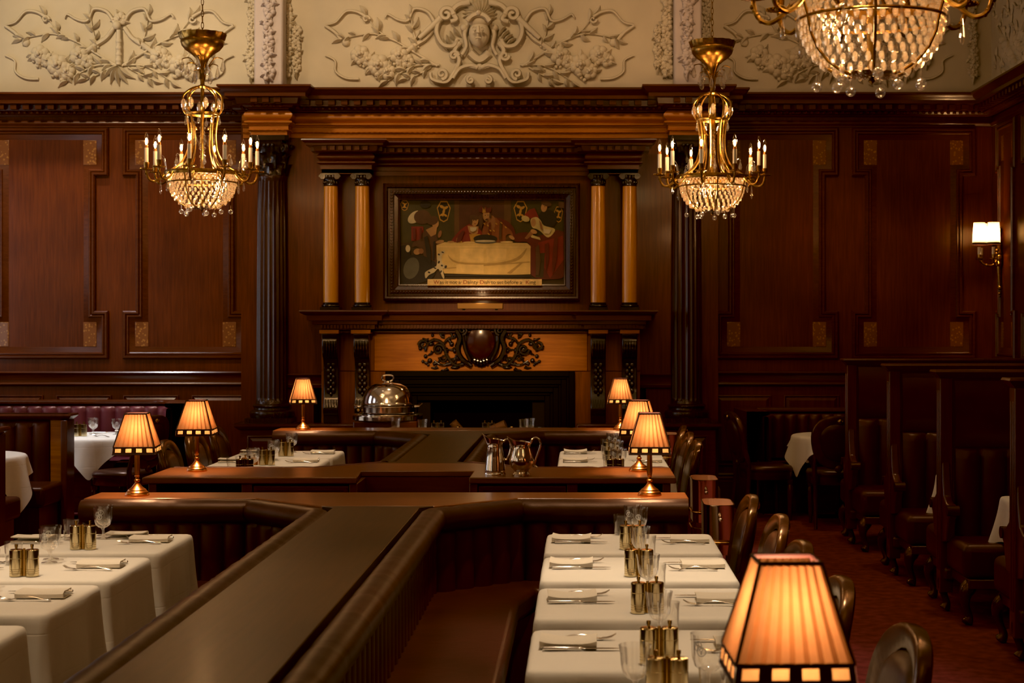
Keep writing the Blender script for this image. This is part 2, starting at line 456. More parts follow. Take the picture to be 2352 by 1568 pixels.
# wall-head blocks over the side bays and dado rail, skirting
side_paths = [[(XL, YL), (KX[0]-.30, YL)], [(KX[1]+.30, YL), (XR, YL), (XR, -3.2)]]
fr = MB(); dado = MB(); sk = MB()
for p in side_paths:
    fr.sweep(p, [(0,3.62),(.0,3.66),(.02,3.66),(.03,3.645),(.03,3.63),(.012,3.61),(.012,3.60),(0,3.60)])
    dado.sweep(p, [(0,1.262),(.045,1.262),(.055,1.25),(.045,1.235),(.03,1.225),(.022,1.20),(.022,1.165),(.035,1.155),(.04,1.14),(.03,1.128),(0,1.12)])
    sk.sweep(p, [(0,.29),(.02,.29),(.03,.275),(.018,.26),(.03,.245),(.03,.22),(.04,.21),(.04,.0)])
bay = [(-2.7, YC), (-2.46, YC)]
for p in ([(KX[0]+.14, YC), (-2.42, YC)], [(.56, YC), (KX[1]-.14, YC)]):
    dado.sweep(p, [(0,1.25),(.045,1.25),(.055,1.24),(.03,1.215),(.022,1.19),(.022,1.155),(.035,1.145),(.03,1.12),(0,1.11)])
struct(fr.build('trim_3', M['frame'])); struct(dado.build('trim_4', M['frame'])); struct(sk.build('baseboard_back', M['frame']))

# eared wall panels
def inset(poly, d):
    n = len(poly); out = []
    for i in range(n):
        a, b, c2 = poly[i-1], poly[i], poly[(i+1) % n]
        l1 = hypot(b[0]-a[0], b[1]-a[1]); l2 = hypot(c2[0]-b[0], c2[1]-b[1])
        n1 = (-(b[1]-a[1])/l1, (b[0]-a[0])/l1); n2 = (-(c2[1]-b[1])/l2, (c2[0]-b[0])/l2)
        k = 1 + n1[0]*n2[0] + n1[1]*n2[1]
        out.append((b[0]+(n1[0]+n2[0])*d/k, b[1]+(n1[1]+n2[1])*d/k))
    return out
def moulded(mb, poly, prof, place, mi=0, fill=True, mfill=None):
    rs = [[place(u, v, h) for u, v in inset(poly, d)] for d, h in prof]
    mb.rings(rs, mi)
    if fill: mb.add(rs[-1], [tuple(range(len(poly)))], mi if mfill is None else mfill)
BIG = [(0,0),(0,.026),(.012,.040),(.028,.040),(.036,.026),(.044,.034),(.056,.034),(.064,.020),(.115,.004)]
def eared(x0, x1, z0, z1, dx=.125, eh=.46):
    return [(x0,z0),(x1,z0),(x1,z0+eh),(x1-dx,z0+eh),(x1-dx,z1-eh),(x1,z1-eh),(x1,z1),(x0,z1),(x0,z1-eh),(x0+dx,z1-eh),(x0+dx,z0+eh),(x0,z0+eh)]
pz0, pz1 = wz(824, YL), wz(294, YL)
def wall_panel(x0, x1, place, dx=.125):
    mb = MB(); poly = eared(x0, x1, pz0, pz1, dx)
    moulded(mb, poly, BIG, place, 0, True, 1)
    o = struct(mb.build('wall_panel', [M['frame'], M['panel']], ang=25), 'eared mahogany wall panel with inlaid corners', 'panel')
    for u0, u1 in ((x0+.117, x0+.117+dx), (x1-.117-dx, x1-.117)):
        for v0 in (pz0+.118, pz1-.118-.235):
            ps = [(u0,v0),(u1,v0),(u1,v0+.235),(u0,v0+.235)]
            ib = MB(); moulded(ib, ps, [(0,.0),(0,.0075),(.004,.009)], place)
            struct(ib.build('inlay', M['inlay'], o))
pb = lambda u, v, h: (u, YL-h, v)
for a, b in ((-37,250),(283,570),(1642,1925),(1956,2240)):
    wall_panel(wx(a, YL), wx(b, YL), pb)
wall_panel(wx(-365, YL), wx(-70, YL), pb)
pr = lambda u, v, h: (XR-h, -u, v)
for a, b in ((15.6,14.93),(14.7,13.5),(13.25,12.05),(11.8,10.6)):
    wall_panel(-a, -b, pr, .08 if a > 15 else .125)
# small raised panels of the dado
SM = [(0,0),(0,.012),(.01,.016),(.02,.004),(.05,.022)]
for (pc, plc, y) in [(p, pb, YL) for p in (36,193,347,504,-120,1708,1864)]:
    w = .265; cx = wx(pc, YL); mb = MB()
    moulded(mb, [(cx-w,.36),(cx+w,.36),(cx+w,1.035),(cx-w,1.035)], SM, plc)
    struct(mb.build('wall_panel', M['panel'], ang=25), 'small raised dado panel', 'panel')

# ------------------------------------------------------------------ plaster frieze above the panelling
YPL, YPC, YPP = 15.80, 15.50, 15.28
pw = MB()
pw.box(XL, XR+.2, YPL, YPL+.3, ZT-.01, 5.9)
pw.box(KX[0]-.10, KX[1]+.12, YPC, YPL, ZT-.01, 5.9)
struct(pw.build('wall_back_upper', M['plaster']))
struct(MB().box(XR-.02, XR+.2, -3.2, YPL, ZT-.01, 5.9).build('wall_right_upper', M['plaster']))
pp = MB()
for x0, x1 in ((wx(583,YPP), wx(650,YPP)), (wx(1549,YPP), wx(1612,YPP))):
    pp.box(x0, x1, YPP, YPC, ZT-.01, 5.9)
struct(pp.build('trim_5', M['plasterlt'], bevel=.02))

class Relief:
    def __init__(s, place): s.mb = MB(); s.p = place
    def leaf(s, x, y, ang, L, w=None, h=5):
        L *= 1.12; w = w or L*.42; h *= 1.25; vs = []; n = 6
        ca, sa = cos(ang), sin(ang)
        for i in range(n+1):
            t = i/n; ww = w*(sin(pi*t**.8))**.9*.5 if 0 < i < n else 0
            bend = L*.10*sin(pi*t)
            for k, hh in ((-1,.3),(0,1),(1,.3)):
                u = L*t; v = ww*k + bend
                vs.append(s.p(x+u*ca-v*sa, y+u*sa+v*ca, h*hh*(.3+.7*sin(pi*min(1,t+.15)))))
        fs = []
        for i in range(n):
            for k in range(2):
                a = i*3+k; fs.append((a, a+1, a+4, a+3))
        s.mb.add(vs, fs)
    def stem(s, pts, r, r1=None, h=2):
        r1 = r if r1 is None else r1; q = smooth(pts, 5); n = len(q); r *= 1.35; r1 *= 1.35
        P = [s.p(x, y, h) for x, y in q]
        k = (Vector(s.p(1,0,0))-Vector(s.p(0,0,0))).length
        s.mb.tube(P, [k*(r+(r1-r)*i/(n-1)) for i in range(n)], 6)
        return q
    def ball(s, x, y, r, h=0, fl=.8):
        k = (Vector(s.p(1,0,0))-Vector(s.p(0,0,0))).length
        s.mb.ball(s.p(x, y, h), r*k*1.1, 8, 6)
    def flower(s, x, y, r):
        n = 6; a0 = random.random()*6
        for k in range(n):
            a = a0+2*pi*k/n
            s.ball(x+r*.60*cos(a), y+r*.60*sin(a), r*.50, 2)
        for k in range(4):
            a = a0+2*pi*k/4; s.ball(x+r*.27*cos(a), y+r*.27*sin(a), r*.27, r*.3)
        s.ball(x, y, r*.2, r*.5)
        for k in range(3):
            a = random.random()*6.3; s.leaf(x+r*.6*cos(a), y+r*.6*sin(a), a+random.uniform(-.5,.5), r*.95, r*.6)
    def bunch(s, x, y, r):
        s.flower(x, y, r*.8); s.flower(x+r*.7, y+r*.5, r*.6); s.ball(x-r*.5, y+r*.25, r*.33, 3); s.ball(x-r*.1, y+r*.72, r*.25, 3)
        for k in range(5): s.ball(x+random.uniform(-r,r)*.6, y+r*random.uniform(.5,1.2), r*.15, 2)
    def spray(s, pts, r=2.2, n=6, L=22, r1=.8):
        q = s.stem(pts, r, r1)
        for i in range(n):
            k = int((i+1)/(n+.2)*(len(q)-2)); x, y = q[k]; x2, y2 = q[k+1]
            a = atan2(y2-y, x2-x); sg = 1 if i % 2 else -1
            s.leaf(x, y, a+sg*random.uniform(.5,.8), L*random.uniform(.75,1.15), h=6)
        x, y = q[-1]; x0, y0 = q[-2]
        s.leaf(x, y, atan2(y-y0, x-x0), L)
    def spiral(s, x, y, r, a0, turns=1.5, th=3, sg=1, h=4):
        pts = []
        for i in range(16):
            t = i/15; rr = r*(1-t*.85); a = a0+sg*turns*2*pi*t
            pts.append((x+rr*cos(a), y+rr*sin(a)))
        s.stem(pts, th, th*.6, h)
def smooth(pts, k=5):
    out = []; n = len(pts)
    for i in range(n-1):
        p0 = pts[max(0,i-1)]; p1 = pts[i]; p2 = pts[i+1]; p3 = pts[min(n-1,i+2)]
        for j in range(k):
            t = j/k
            out.append(tuple(.5*((2*b)+(-a+c)*t+(2*a-5*b+4*c-d)*t*t+(-a+3*b-3*c+d)*t**3) for a,b,c,d in zip(p0,p1,p2,p3)))
    out.append(tuple(pts[-1])); return out
def half(R, cx, sg, off):
    m = lambda pts: [(cx+sg*(x+off), y) for x, y in pts]
    R.spray(m([(5,152),(55,122),(95,98),(140,72),(168,36)]), 2.4, 7, 26)
    R.spray(m([(48,110),(60,75),(66,36)]), 2, 5, 24)
    R.spray(m([(100,95),(150,78),(200,84),(225,92)]), 1.8, 6, 22)
    R.spray(m([(0,150),(50,150),(85,165),(118,186)]), 2.2, 6, 25)
    R.spray(m([(20,155),(50,172),(75,182)]), 1.8, 4, 24)
    R.stem(m([(12,64),(30,88),(55,104),(80,122)]), 4, 5)
    for x, y, r in ((38,92,6),(58,108,7),(92,128,25),(140,150,29),(182,126,25),(215,98,9)): 
        (R.bunch if r > 15 else R.ball)(cx+sg*(x+off), y, r)
    R.stem(m([(10,54),(28,28),(58,22),(72,48),(96,46),(118,34),(125,42)]), 3.4, 1.6, 3)
    R.stem(m([(168,40),(190,28),(215,28),(238,52),(262,58)]), 3, 1.6, 3)
    R.spiral(cx+sg*(168+off), 46, 9, 0, 1, 2.5, sg)
    R.stem(m([(185,182),(215,180),(238,165),(240,140),(262,128)]), 2.6, 1.6, 2)
    R.stem(m([(225,92),(240,75),(262,60)]), 3.5, 3)
def mask_panel(R, cx):
    for sg in (1,-1): half(R, cx, sg, 92)
    k = R.mb
    # cartouche with a crowned female mask
    for sg in (1,-1):
        m = lambda pts: [(cx+sg*x, y) for x, y in pts]
        R.stem(m([(22,8),(48,14),(62,30),(52,46),(66,52)]), 6, 4, 6)
        R.spiral(cx+sg*76, 36, 17, pi if sg > 0 else 0, 1.4, 5, sg, 7)
        R.stem(m([(88,44),(112,66),(138,90)]), 6, 4, 6)
        R.stem(m([(90,40),(98,75),(84,104),(60,108),(50,92)]), 5, 4, 6)
        R.stem(m([(44,100),(56,118),(46,140),(58,168),(76,190),(108,184),(112,168)]), 5, 3, 5)
        R.spiral(cx+sg*58, 130, 11, 0, 1.3, 3.5, sg, 6)
        R.spiral(cx+sg*86, 172, 13, pi/2, 1.3, 4, sg, 6)
        R.stem(m([(4,158),(20,152),(45,160),(60,182)]), 4.5, 3, 6)
        R.spiral(cx+sg*20, 186, 9, -pi/2, 1.3, 3.5, sg, 7)
        R.stem(m([(26,58),(34,80),(30,108),(40,128)]), 5, 3, 6)
        for i in range(4): R.leaf(cx+sg*(60+8*i), 62+9*i, (2.2 if sg > 0 else .9)+.1*i, 28, 9, 7)
        R.ball(cx+sg*35, 66, 8, 6)
        R.ball(cx+sg*9, 78, 3, 24); 
        for i in range(7): R.leaf(cx, 40, -pi/2+sg*(.15+.24*i), 44-1.5*i, 13, 9)
    k.ball(R.p(cx, 80, 8), (.098,.085,.135), 16, 12)
    k.ball(R.p(cx, 50, 8), (.115,.09,.075), 14, 8)
    R.stem([(cx-26,56),(cx-14,44),(cx,40),(cx+14,44),(cx+26,56)], 5, 5, 20)
    R.ball(cx, 38, 6, 22)
    R.stem([(cx,70),(cx,86)], 2.2, 3.6, 29); R.stem([(cx-7,97),(cx,95.5),(cx+7,97)], 1.6, 1.6, 26)
    for sg in (1,-1): R.stem([(cx+sg*5,73),(cx+sg*10,71),(cx+sg*15,74)], 1.4, 1, 26); R.ball(cx+sg*9.5, 77, 2.6, 24)
    R.stem([(cx-30,152),(cx,158),(cx+30,152)], 4, 4, 5); R.ball(cx, 156, 8, 4)
    R.stem([(cx-22,122),(cx,138),(cx+22,122)], 9, 9, 0)
def bow_panel(R, cx):
    for sg in (1,-1): half(R, cx, sg, 0)
    R.ball(cx-4, 60, 9, 5); R.flower(cx+2, 44, 15)
    R.stem([(cx,70),(cx,100),(cx,150)], 4, 5, 4)
    for y in (96,112,126,140): R.ball(cx, y, 7, 4)
    for a in (-.9,-.45,0,.45,.9): R.leaf(cx, 152, pi/2+a, 42, 13, 8)
def drop(R, cx, y0=-30, y1=178, r=14):
    y = y0
    while y < y1:
        R.flower(cx+random.uniform(-3,3), y, r*random.uniform(.7,1.1))
        R.ball(cx+random.uniform(-8,8), y+r, r*.4, 4); y += r*1.55
    R.leaf(cx, y1-4, pi/2, r*1.5, None, 7)
kx = lambda Y: (lambda x, y, h: (wx(x, Y), Y-h*.0085, wz(y, Y)))
R = Relief(kx(YPL)); bow_panel(R, 275); drop(R, 578, -20, 180, 11); bow_panel(R, 275-545)
o1 = struct(R.mb.build('plaster_relief', M['plaster'], ang=60), 'cream plaster relief of ribbons, leaf sprays and flowers on the frieze', 'plasterwork')
R = Relief(kx(YPC)); mask_panel(R, 1102); drop(R, 660, -20, 165, 13); drop(R, 1532, -20, 165, 13); drop(R, 682, 70, 170, 11); drop(R, 1512, 70, 160, 10)
o2 = struct(R.mb.build('plaster_relief', M['plaster'], ang=60), 'cream plaster relief with a crowned female mask over the fireplace', 'plasterwork')
R = Relief(kx(YPP)); drop(R, 617, -20, 168, 15); drop(R, 1580, -20, 168, 14)
o3 = struct(R.mb.build('plaster_relief', M['plasterlt'], ang=60), 'pale plaster flower drops on the two pilaster strips', 'plasterwork')
R = Relief(kx(YPL)); bow_panel(R, 1925); drop(R, 2235, -20, 180, 11); drop(R, 1622, -20, 160, 10)
o4 = struct(R.mb.build('plaster_relief', M['plaster'], ang=60), 'cream plaster relief of flowers behind the large chandelier', 'plasterwork')
R = Relief(lambda x, y, h: (XR-.02-h*.004, 15.7-(x)*.0042, wz(y, 15.5)))
for k in range(3):
    bow_panel(R, 300+560*k)
for k in range(40): R.leaf(random.uniform(5,300), random.uniform(-40,190), random.random()*6.3, 26)
o5 = struct(R.mb.build('plaster_relief', M['plaster'], ang=60), 'cream plaster foliage relief along the side wall', 'plasterwork')

# ------------------------------------------------------------------ fluted columns
def make_column():
    root = thing('fluted_column', 'dark fluted column with carved capital left of the fireplace', 'column', (KX[0], 15.48, 0))
    nf = 20; seg = nf*6
    def fl(r, z, a):
        if not (1.01 < z < 3.05): return r
        t = (a*nf/(2*pi)) % 1
        return r - .012*max(0, sin(pi*min(1, max(0, (t-.12)/.76))))**.6
    prof = [(.150,.985),(.150,1.0),(.146,1.011),(.145,1.03),(.145,1.5),(.142,2.1),(.137,2.7),(.132,3.04),(.132,3.051),(.134,3.07),(.14,3.085),(.135,3.10)]
    MB().lathe(prof, seg, rfun=fl).build('shaft', M['colwood'], root, ang=50)
    b = MB().lathe([(.2,.845),(.205,.86),(.21,.88),(.205,.90),(.185,.915),(.17,.92),(.168,.935),(.178,.945),(.18,.955),(.172,.968),(.155,.975),(.15,.99)], 40)
    b.box(-.215,.215,-.215,.25,.80,.846)
    b.build('base', M['colwood'], root)
    p = MB(); hw = .25
    sq = [(-hw,.35),(-hw,-hw),(hw,-hw),(hw,.35)]
    p.sweep(sq, [(0,.80),(.05,.80),(.05,.775),(.03,.76),(.015,.745),(0,.74),(0,.24),(.03,.22),(.04,.2),(.04,.0)])
    p.add([(-hw-.05,-hw-.05,.80),(hw+.05,-hw-.05,.80),(hw+.05,.35,.80),(-hw-.05,.35,.80)], [(0,1,2,3)])
    moulded(p, [(-.18,.30),(.18,.30),(.18,.69),(-.18,.69)], SM, lambda u,v,h: (u,-hw-h,v))
    p.build('pedestal', M['frame'], root)
    k = MB()
    k.lathe([(.135,3.10),(.13,3.14),(.132,3.22),(.145,3.30),(.165,3.36)], 32)
    for row, (z0, n, L, r0, o) in enumerate(((3.10,8,.13,.134,0),(3.16,8,.17,.134,.5))):
        for i in range(n):
            a = 2*pi*(i+o)/n
            def lf(u, v, a=a, z0=z0, L=L, r0=r0):
                t = u/6; w = (.055*(1-t*.55))*(v-2)/2*(1+.18*(-1)**u)
                rr = r0+.012+.05*t**2.2-(.012*abs(v-2)); zz = z0+L*(t-.18*max(0,t-.75)*4)
                aa = a+w/r0
                return (rr*cos(aa), rr*sin(aa), zz)
            k.grid(7, 5, lf)
    for i in range(4):
        a = pi/4+i*pi/2
        for sd in (-1,1):
            pts = []
            for j in range(22):
                t = j/21; q = .052*(1-.82*t); th = pi*.55+t*2*pi*1.7
                u = cos(th)*q; zz = 3.385-.03+sin(th)*q
                base = Vector((cos(a)*.20, sin(a)*.20, 0)); tang = Vector((-sin(a)*.72*sd+cos(a)*.0, cos(a)*.72*sd, 0))
                ra = Vector((cos(a), sin(a), 0))
                pp_ = base + ra*(u*.8) + tang*.012
                pts.append((pp_.x, pp_.y, zz))
            k.tube(pts, [.016-.008*j/21 for j in range(22)], 6)
        for v in (-.5,0,.5):
            k.ball((.19*cos(a-pi/4+v*.4), .19*sin(a-pi/4+v*.4), 3.37), .02, 8, 6)
    ab = [(.0,-.0)]
    pts = []
    for i in range(4):
        a = pi/4+i*pi/2
        pts += [(.235*cos(a-.10), .235*sin(a-.10)), (.235*cos(a+.10), .235*sin(a+.10)), (.165*cos(a+pi/4), .165*sin(a+pi/4))]
    k.prism(pts, 3.42, 3.465, 'Z')
    k.build('capital', M['ebony'], root, ang=45)
    return root
ck = make_column()
dup(ck, (KX[1], 15.48, 0), 0, 'dark fluted column with carved capital right of the fireplace')
# ------------------------------------------------------------------ chimneypiece
CP = thing('chimneypiece', 'carved oak chimneypiece with honey columns around the dark fire opening', 'fireplace', (BC, YC, 0))
ox, oy = BC, YC
def cx_(px, Y): return wx(px, Y) - ox
CO = [cx_(p, 15.25) for p in (760, 832, 1374, 1446)]
# overmantel back panel
om = MB().box(-1.34, 1.34, -.10, 0, 1.84, 3.42)
om.build('overmantel_panel', M['panel'], CP, bevel=.006)
# upper entablature with breaks over the column pairs
zT = 3.40
oe = [(0,zT),(.16,zT),(.165,zT-.012),(.145,zT-.03),(.13,zT-.036),(.13,zT-.052),(.07,zT-.056),(.06,zT-.10),(.035,zT-.112)] + \
     [(.012+.028*sin(pi*t/8), zT-.115-.072*t/8) for t in range(9)] + [(.022,zT-.192),(.045,zT-.197),(.045,zT-.207),(.015,zT-.222),(.012,zT-.226),(.012,zT-.262),(.0,zT-.265),(0,zT-.305)]
b1 = (CO[0]-.075, CO[1]+.085); b2 = (CO[2]-.085, CO[3]+.075); yb, yf = -.10, -.34
pth = [(b1[0],yb),(b1[0],yf),(b1[1],yf),(b1[1],yb-.04),(b2[0],yb-.04),(b2[0],yf),(b2[1],yf),(b2[1],yb)]
ue = MB().sweep(pth, oe)
along(pth, .075, lambda x,y,d,n: dentil(x,y,d,n,.022,.05,.105,zT-.096,zT-.058,ue))
ue.box(b1[0],b1[1],yf,yb,zT-.30,zT-.01); ue.box(b2[0],b2[1],yf,yb,zT-.30,zT-.01)
ue.build('upper_entablature', M['frame'], CP, ang=30)
# honey columns
def colonnette(x):
    s = MB().lathe([(.070,1.905),(.071,2.2),(.069,2.6),(.064,2.99)], 28, (x,-.28,0)).build('colonnette', M['honey'], CP)
    b = MB().box(x-.088,x+.088,-.28-.088,-.28+.088,1.845,1.872)
    b.lathe([(.08,1.872),(.088,1.882),(.086,1.892),(.074,1.898),(.078,1.906),(.072,1.914),(.069,1.916)], 28, (x,-.28,0))
    b.build('base', M['ebony'], s)
    k = MB().lathe([(.066,2.985),(.072,2.99),(.066,3.0),(.062,3.04),(.068,3.06),(.075,3.065)], 28, (x,-.28,0))
    for i in range(14):
        a = 2*pi*i/14; k.ball((x+.064*cos(a), -.28+.064*sin(a), 3.02), (.010,.010,.022), 6, 4)
    for sx in (-1,1):
        k.tube([(x+sx*(.068+.030*(1-j/15*.8)*cos(2*pi*1.6*j/15)), -.355, 3.066+.030*(1-j/15*.8)*sin(2*pi*1.6*j/15)) for j in range(16)], .008, 6)
        k.tube([(x+sx*.068, y, 3.07) for y in (-.36,-.28,-.20)], .026, 10)
    for i in (-1,0,1): k.ball((x+i*.03, -.352, 3.066), (.014,.012,.016), 6, 5)
    k.box(x-.082,x+.082,-.36,-.20,3.085,3.10)
    k.build('capital', M['ebony'], s)
for x in CO: colonnette(x)
# mantel shelf
ms = [(0,1.842),(.17,1.842),(.175,1.83),(.16,1.815),(.13,1.80),(.115,1.795),(.112,1.75),(.07,1.745),(.065,1.715),(.04,1.71),(.04,1.672),(.0,1.668),(0,1.64)]
c1 = (CO[0]-.08, CO[1]+.09); c2 = (CO[2]-.09, CO[3]+.08)
mp = [(c1[0],0),(c1[0],-.36),(c1[1],-.36),(c1[1],-.26),(c2[0],-.26),(c2[0],-.36),(c2[1],-.36),(c2[1],0)]
sh = MB().sweep(mp, ms)
along(mp, .030, lambda x,y,d,n: dentil(x,y,d,n,.009,.035,.062,1.676,1.708,sh))
def slab(mb, path, o, z):
    n = len(path); out = []
    for i,(x,y) in enumerate(path): out.append((x,y))
    mb.prism([(c1[0]-o,0),(c1[0]-o,-.36-o),(c1[1]+o,-.36-o),(c1[1]+o,-.26-o),(c2[0]-o,-.26-o),(c2[0]-o,-.36-o),(c2[1]+o,-.36-o),(c2[1]+o,0)], z-.01, z, 'Z')
slab(sh, mp, .168, 1.842); slab(sh, mp, 0, 1.66)
sh.build('mantel_shelf', M['frame'], CP, ang=30)
# frieze panel and amber side boards
fz0 = wz(852, 15.3)
fp = MB().box(CO[1]+.10, CO[2]-.10, -.20, 0, fz0, 1.665)
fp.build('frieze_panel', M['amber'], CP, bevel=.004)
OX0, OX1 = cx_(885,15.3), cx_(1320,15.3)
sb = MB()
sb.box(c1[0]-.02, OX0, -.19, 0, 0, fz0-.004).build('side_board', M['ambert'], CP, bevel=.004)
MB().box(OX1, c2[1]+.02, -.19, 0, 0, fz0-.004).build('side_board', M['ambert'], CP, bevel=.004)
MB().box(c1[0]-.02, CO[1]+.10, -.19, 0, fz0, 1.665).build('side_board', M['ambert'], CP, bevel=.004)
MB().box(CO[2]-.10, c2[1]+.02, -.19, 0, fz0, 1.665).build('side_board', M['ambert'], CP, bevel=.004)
# scrolled consoles
def console(x, w=.070):
    pr = [(-.18,1.645),(-.365,1.645),(-.375,1.63),(-.37,1.60),(-.355,1.585),(-.365,1.56),(-.36,1.46),(-.34,1.42),(-.31,1.40),(-.285,1.37),(-.27,1.30),(-.262,1.15),(-.268,1.05),(-.29,.99),(-.31,.95),(-.305,.90),(-.28,.87),(-.28,.80),(-.18,.80)]
    m = MB().prism([(a,b) for a,b in pr], x-w, x+w, 'X')
    o = m.build('console', M['ebony'], CP, bevel=.008)
    g = MB(); g2 = MB()
    for i in range(5):
        u = x-.05+.025*i
        g.tube([(u,-.366,1.565),(u,-.372,1.52),(u,-.364,1.46),(u,-.345,1.42)], [.009,.011,.010,.004], 6)
        g2.tube([(u,-.285,1.02),(u,-.303,.975),(u,-.312,.945)], [.004,.009,.010], 6)
    for j in range(5):
        for sx in (-1,1):
            g2.ball((x+sx*.022,-.272,1.34-.06*j), (.022,.014,.03), 6, 5)
        g2.ball((x,-.278,1.31-.06*j), (.014,.016,.02), 6, 5)
    g.build('fluting', M['ebony'], o); g2.build('leaf_carving', M['ebony'], o)
    MB().box(x-w-.02, x+w+.02, -.39, -.19, 1.628, 1.664).build('console_cap', M['amber'], CP, bevel=.005)
for x in CO: console(x)
MB().box(c1[0]-.14, OX0-.02, -.42, -.19, .0, .80).build('plinth', M['frame'], CP, bevel=.01)
MB().box(OX1+.02, c2[1]+.14, -.42, -.19, .0, .80).build('plinth', M['frame'], CP, bevel=.01)
# stepped black surround and firebox
su = MB()
def step(x0, x1, z1, w, yf_, yb_):
    su.box(x0, x0+w, yf_, yb_, 0, z1); su.box(x1-w, x1, yf_, yb_, 0, z1); su.box(x0+w, x1-w, yf_, yb_, z1-w, z1)
x0, x1, zt = OX0, OX1, fz0
for w, yf_ in ((.05,-.235),(.025,-.205),(.05,-.185),(.025,-.16),(.05,-.135),(.03,-.10),(.05,-.08)):
    step(x0, x1, zt, w, yf_, .05); x0 += w; x1 -= w; zt -= w
su.build('fire_surround', M['black'], CP, bevel=.004)
chk = plain('fire_cheek_brown', (.008,.003,.002), .5, spec=.15)
for a_, b_ in ((x0, x0+.12), (x1-.12, x1)): MB().box(a_, b_, -.02, .3, 0, zt).build('fire_cheek', chk, CP, bevel=.004)
MB().box(x0, x1, .28, .32, 0, zt).build('fire_back', M['soot'], CP)
MB().box(x0-.02, x1+.02, -.02, .3, zt, zt+.02).build('fire_hood', M['soot'], CP)
MB().box(OX0, OX1, -.45, .3, 0, .06).build('hearth', M['soot'], CP, bevel=.01)
# crest
cr = MB(); S = .004025
def q(px, py, d): return ((px-1105)*S, -.20-d, (738-py)*S+EYE)
def sh_pts(w, h, y0, k): return [q(1105+w*cos(a)*(1 if sin(a) > 0 else 1-.28*abs(sin(a))**1.5), y0-h*sin(a), k) for a in [2*pi*i/28 for i in range(28)]]
cxo = (1105-wx(0,1)*0)
dx0 = wx(1105,15.3)-ox
def sp(px, py, r, a0, turns, th, sg, d=.02):
    cr.tube([q(px+r*(1-.85*t/17)*cos(a0+sg*turns*2*pi*t/17), py+r*(1-.85*t/17)*sin(a0+sg*turns*2*pi*t/17), d) for t in range(18)], [S*th*(1-.5*t/17) for t in range(18)], 6)
def st(pts, a, b, d=.02):
    qq = smooth(pts, 4); cr.tube([q(x, y, d) for x, y in qq], [S*(a+(b-a)*i/(len(qq)-1)) for i in range(len(qq))], 6)
for sg in (1,-1):
    m = lambda pts: [(1105+sg*x, y) for x, y in pts]
    st(m([(20,745),(44,742),(56,756),(48,776),(54,800),(44,824),(22,840)]), 8, 6, .04)
    st(m([(40,760),(36,800),(24,828)]), 5, 4, .06)
    sp(1105+sg*42, 758, 11, pi/2, 1.5, 4, sg, .075)
    st(m([(40,836),(60,838),(78,818),(88,790),(108,780),(124,792),(128,806)]), 5, 3.5)
    st(m([(64,834),(90,838),(108,828)]), 4, 2)
    st(m([(88,792),(76,778),(66,774),(74,762),(92,766),(104,758),(112,766)]), 3.5, 2.5)
    sp(1105+sg*132, 792, 12, pi, 1.3, 4, -sg); sp(1105+sg*98, 802, 13, 0, 1.6, 4, sg, .03); sp(1105+sg*86, 822, 9, pi, 1.5, 3, sg)
    sp(1105+sg*66, 828, 8, 0, 1.4, 3, -sg)
    for x, y, r in ((98,802,6),(88,766,5),(104,758,5),(112,770,4),(118,828,6),(128,818,5),(134,830,4),(78,836,5),(60,806,6),(68,790,6),(140,800,5),(122,838,3.5),(108,836,4),(52,822,7)):
        cr.ball(q(1105+sg*x, y, .012), (S*r,S*r*.9,S*r), 7, 5)
    for x, y, a, L in ((58,770,.6,16),(60,800,.2,18),(56,815,.9,18),(84,774,-.5,14),(98,756,-.9,12),(120,780,-.2,16),(136,786,.9,14),(112,806,.8,15),(96,820,1.4,14),(76,846,.3,18),(100,842,.2,16),(122,834,-.4,14),(70,786,-1.2,14),(86,796,.5,12)):
        ca, sa = cos(a), sin(a)
        st(m([(x,y),(x+L*.4*ca-2*sa,y+L*.4*sa+2*ca),(x+L*.8*ca,y+L*.8*sa),(x+L*ca,y+L*sa)]), 4.5, .8, .012)
    for x, y, w, h in ((62,826,10,5),(80,806,6,9),(116,790,9,5),(104,834,9,4),(60,844,12,4)):
        cr.ball(q(1105+sg*x, y, .008), (S*w,S*5,S*h), 7, 5)
for i in range(-2,3): cr.ball(q(1105+i*7, 832-2*abs(i), .07), (S*4,S*6,S*9), 6, 5)
for i in range(-3,4): cr.ball(q(1105+i*8, 742+2*abs(i), .06), (S*6,S*6,S*8), 6, 5)
cr.ball(q(1105, 736, .05), (S*10,S*8,S*8), 8, 6)
cr.rings([sh_pts(44,54,790,0), sh_pts(43,53,790,.03), sh_pts(36,46,790,.05)], cap1=True)
co = cr.xf(T(dx0,0,0)).build('carved_crest', M['ebony'], CP, ang=60)
shd = MB().rings([sh_pts(33,42,788,.045), sh_pts(31,40,788,.062), sh_pts(22,30,788,.074), sh_pts(10,14,788,.079)], cap1=True).xf(T(dx0,0,0))
shd.build('shield', plain('blood_red_shield', (.045,.004,.004), .22, coat=.35), co)

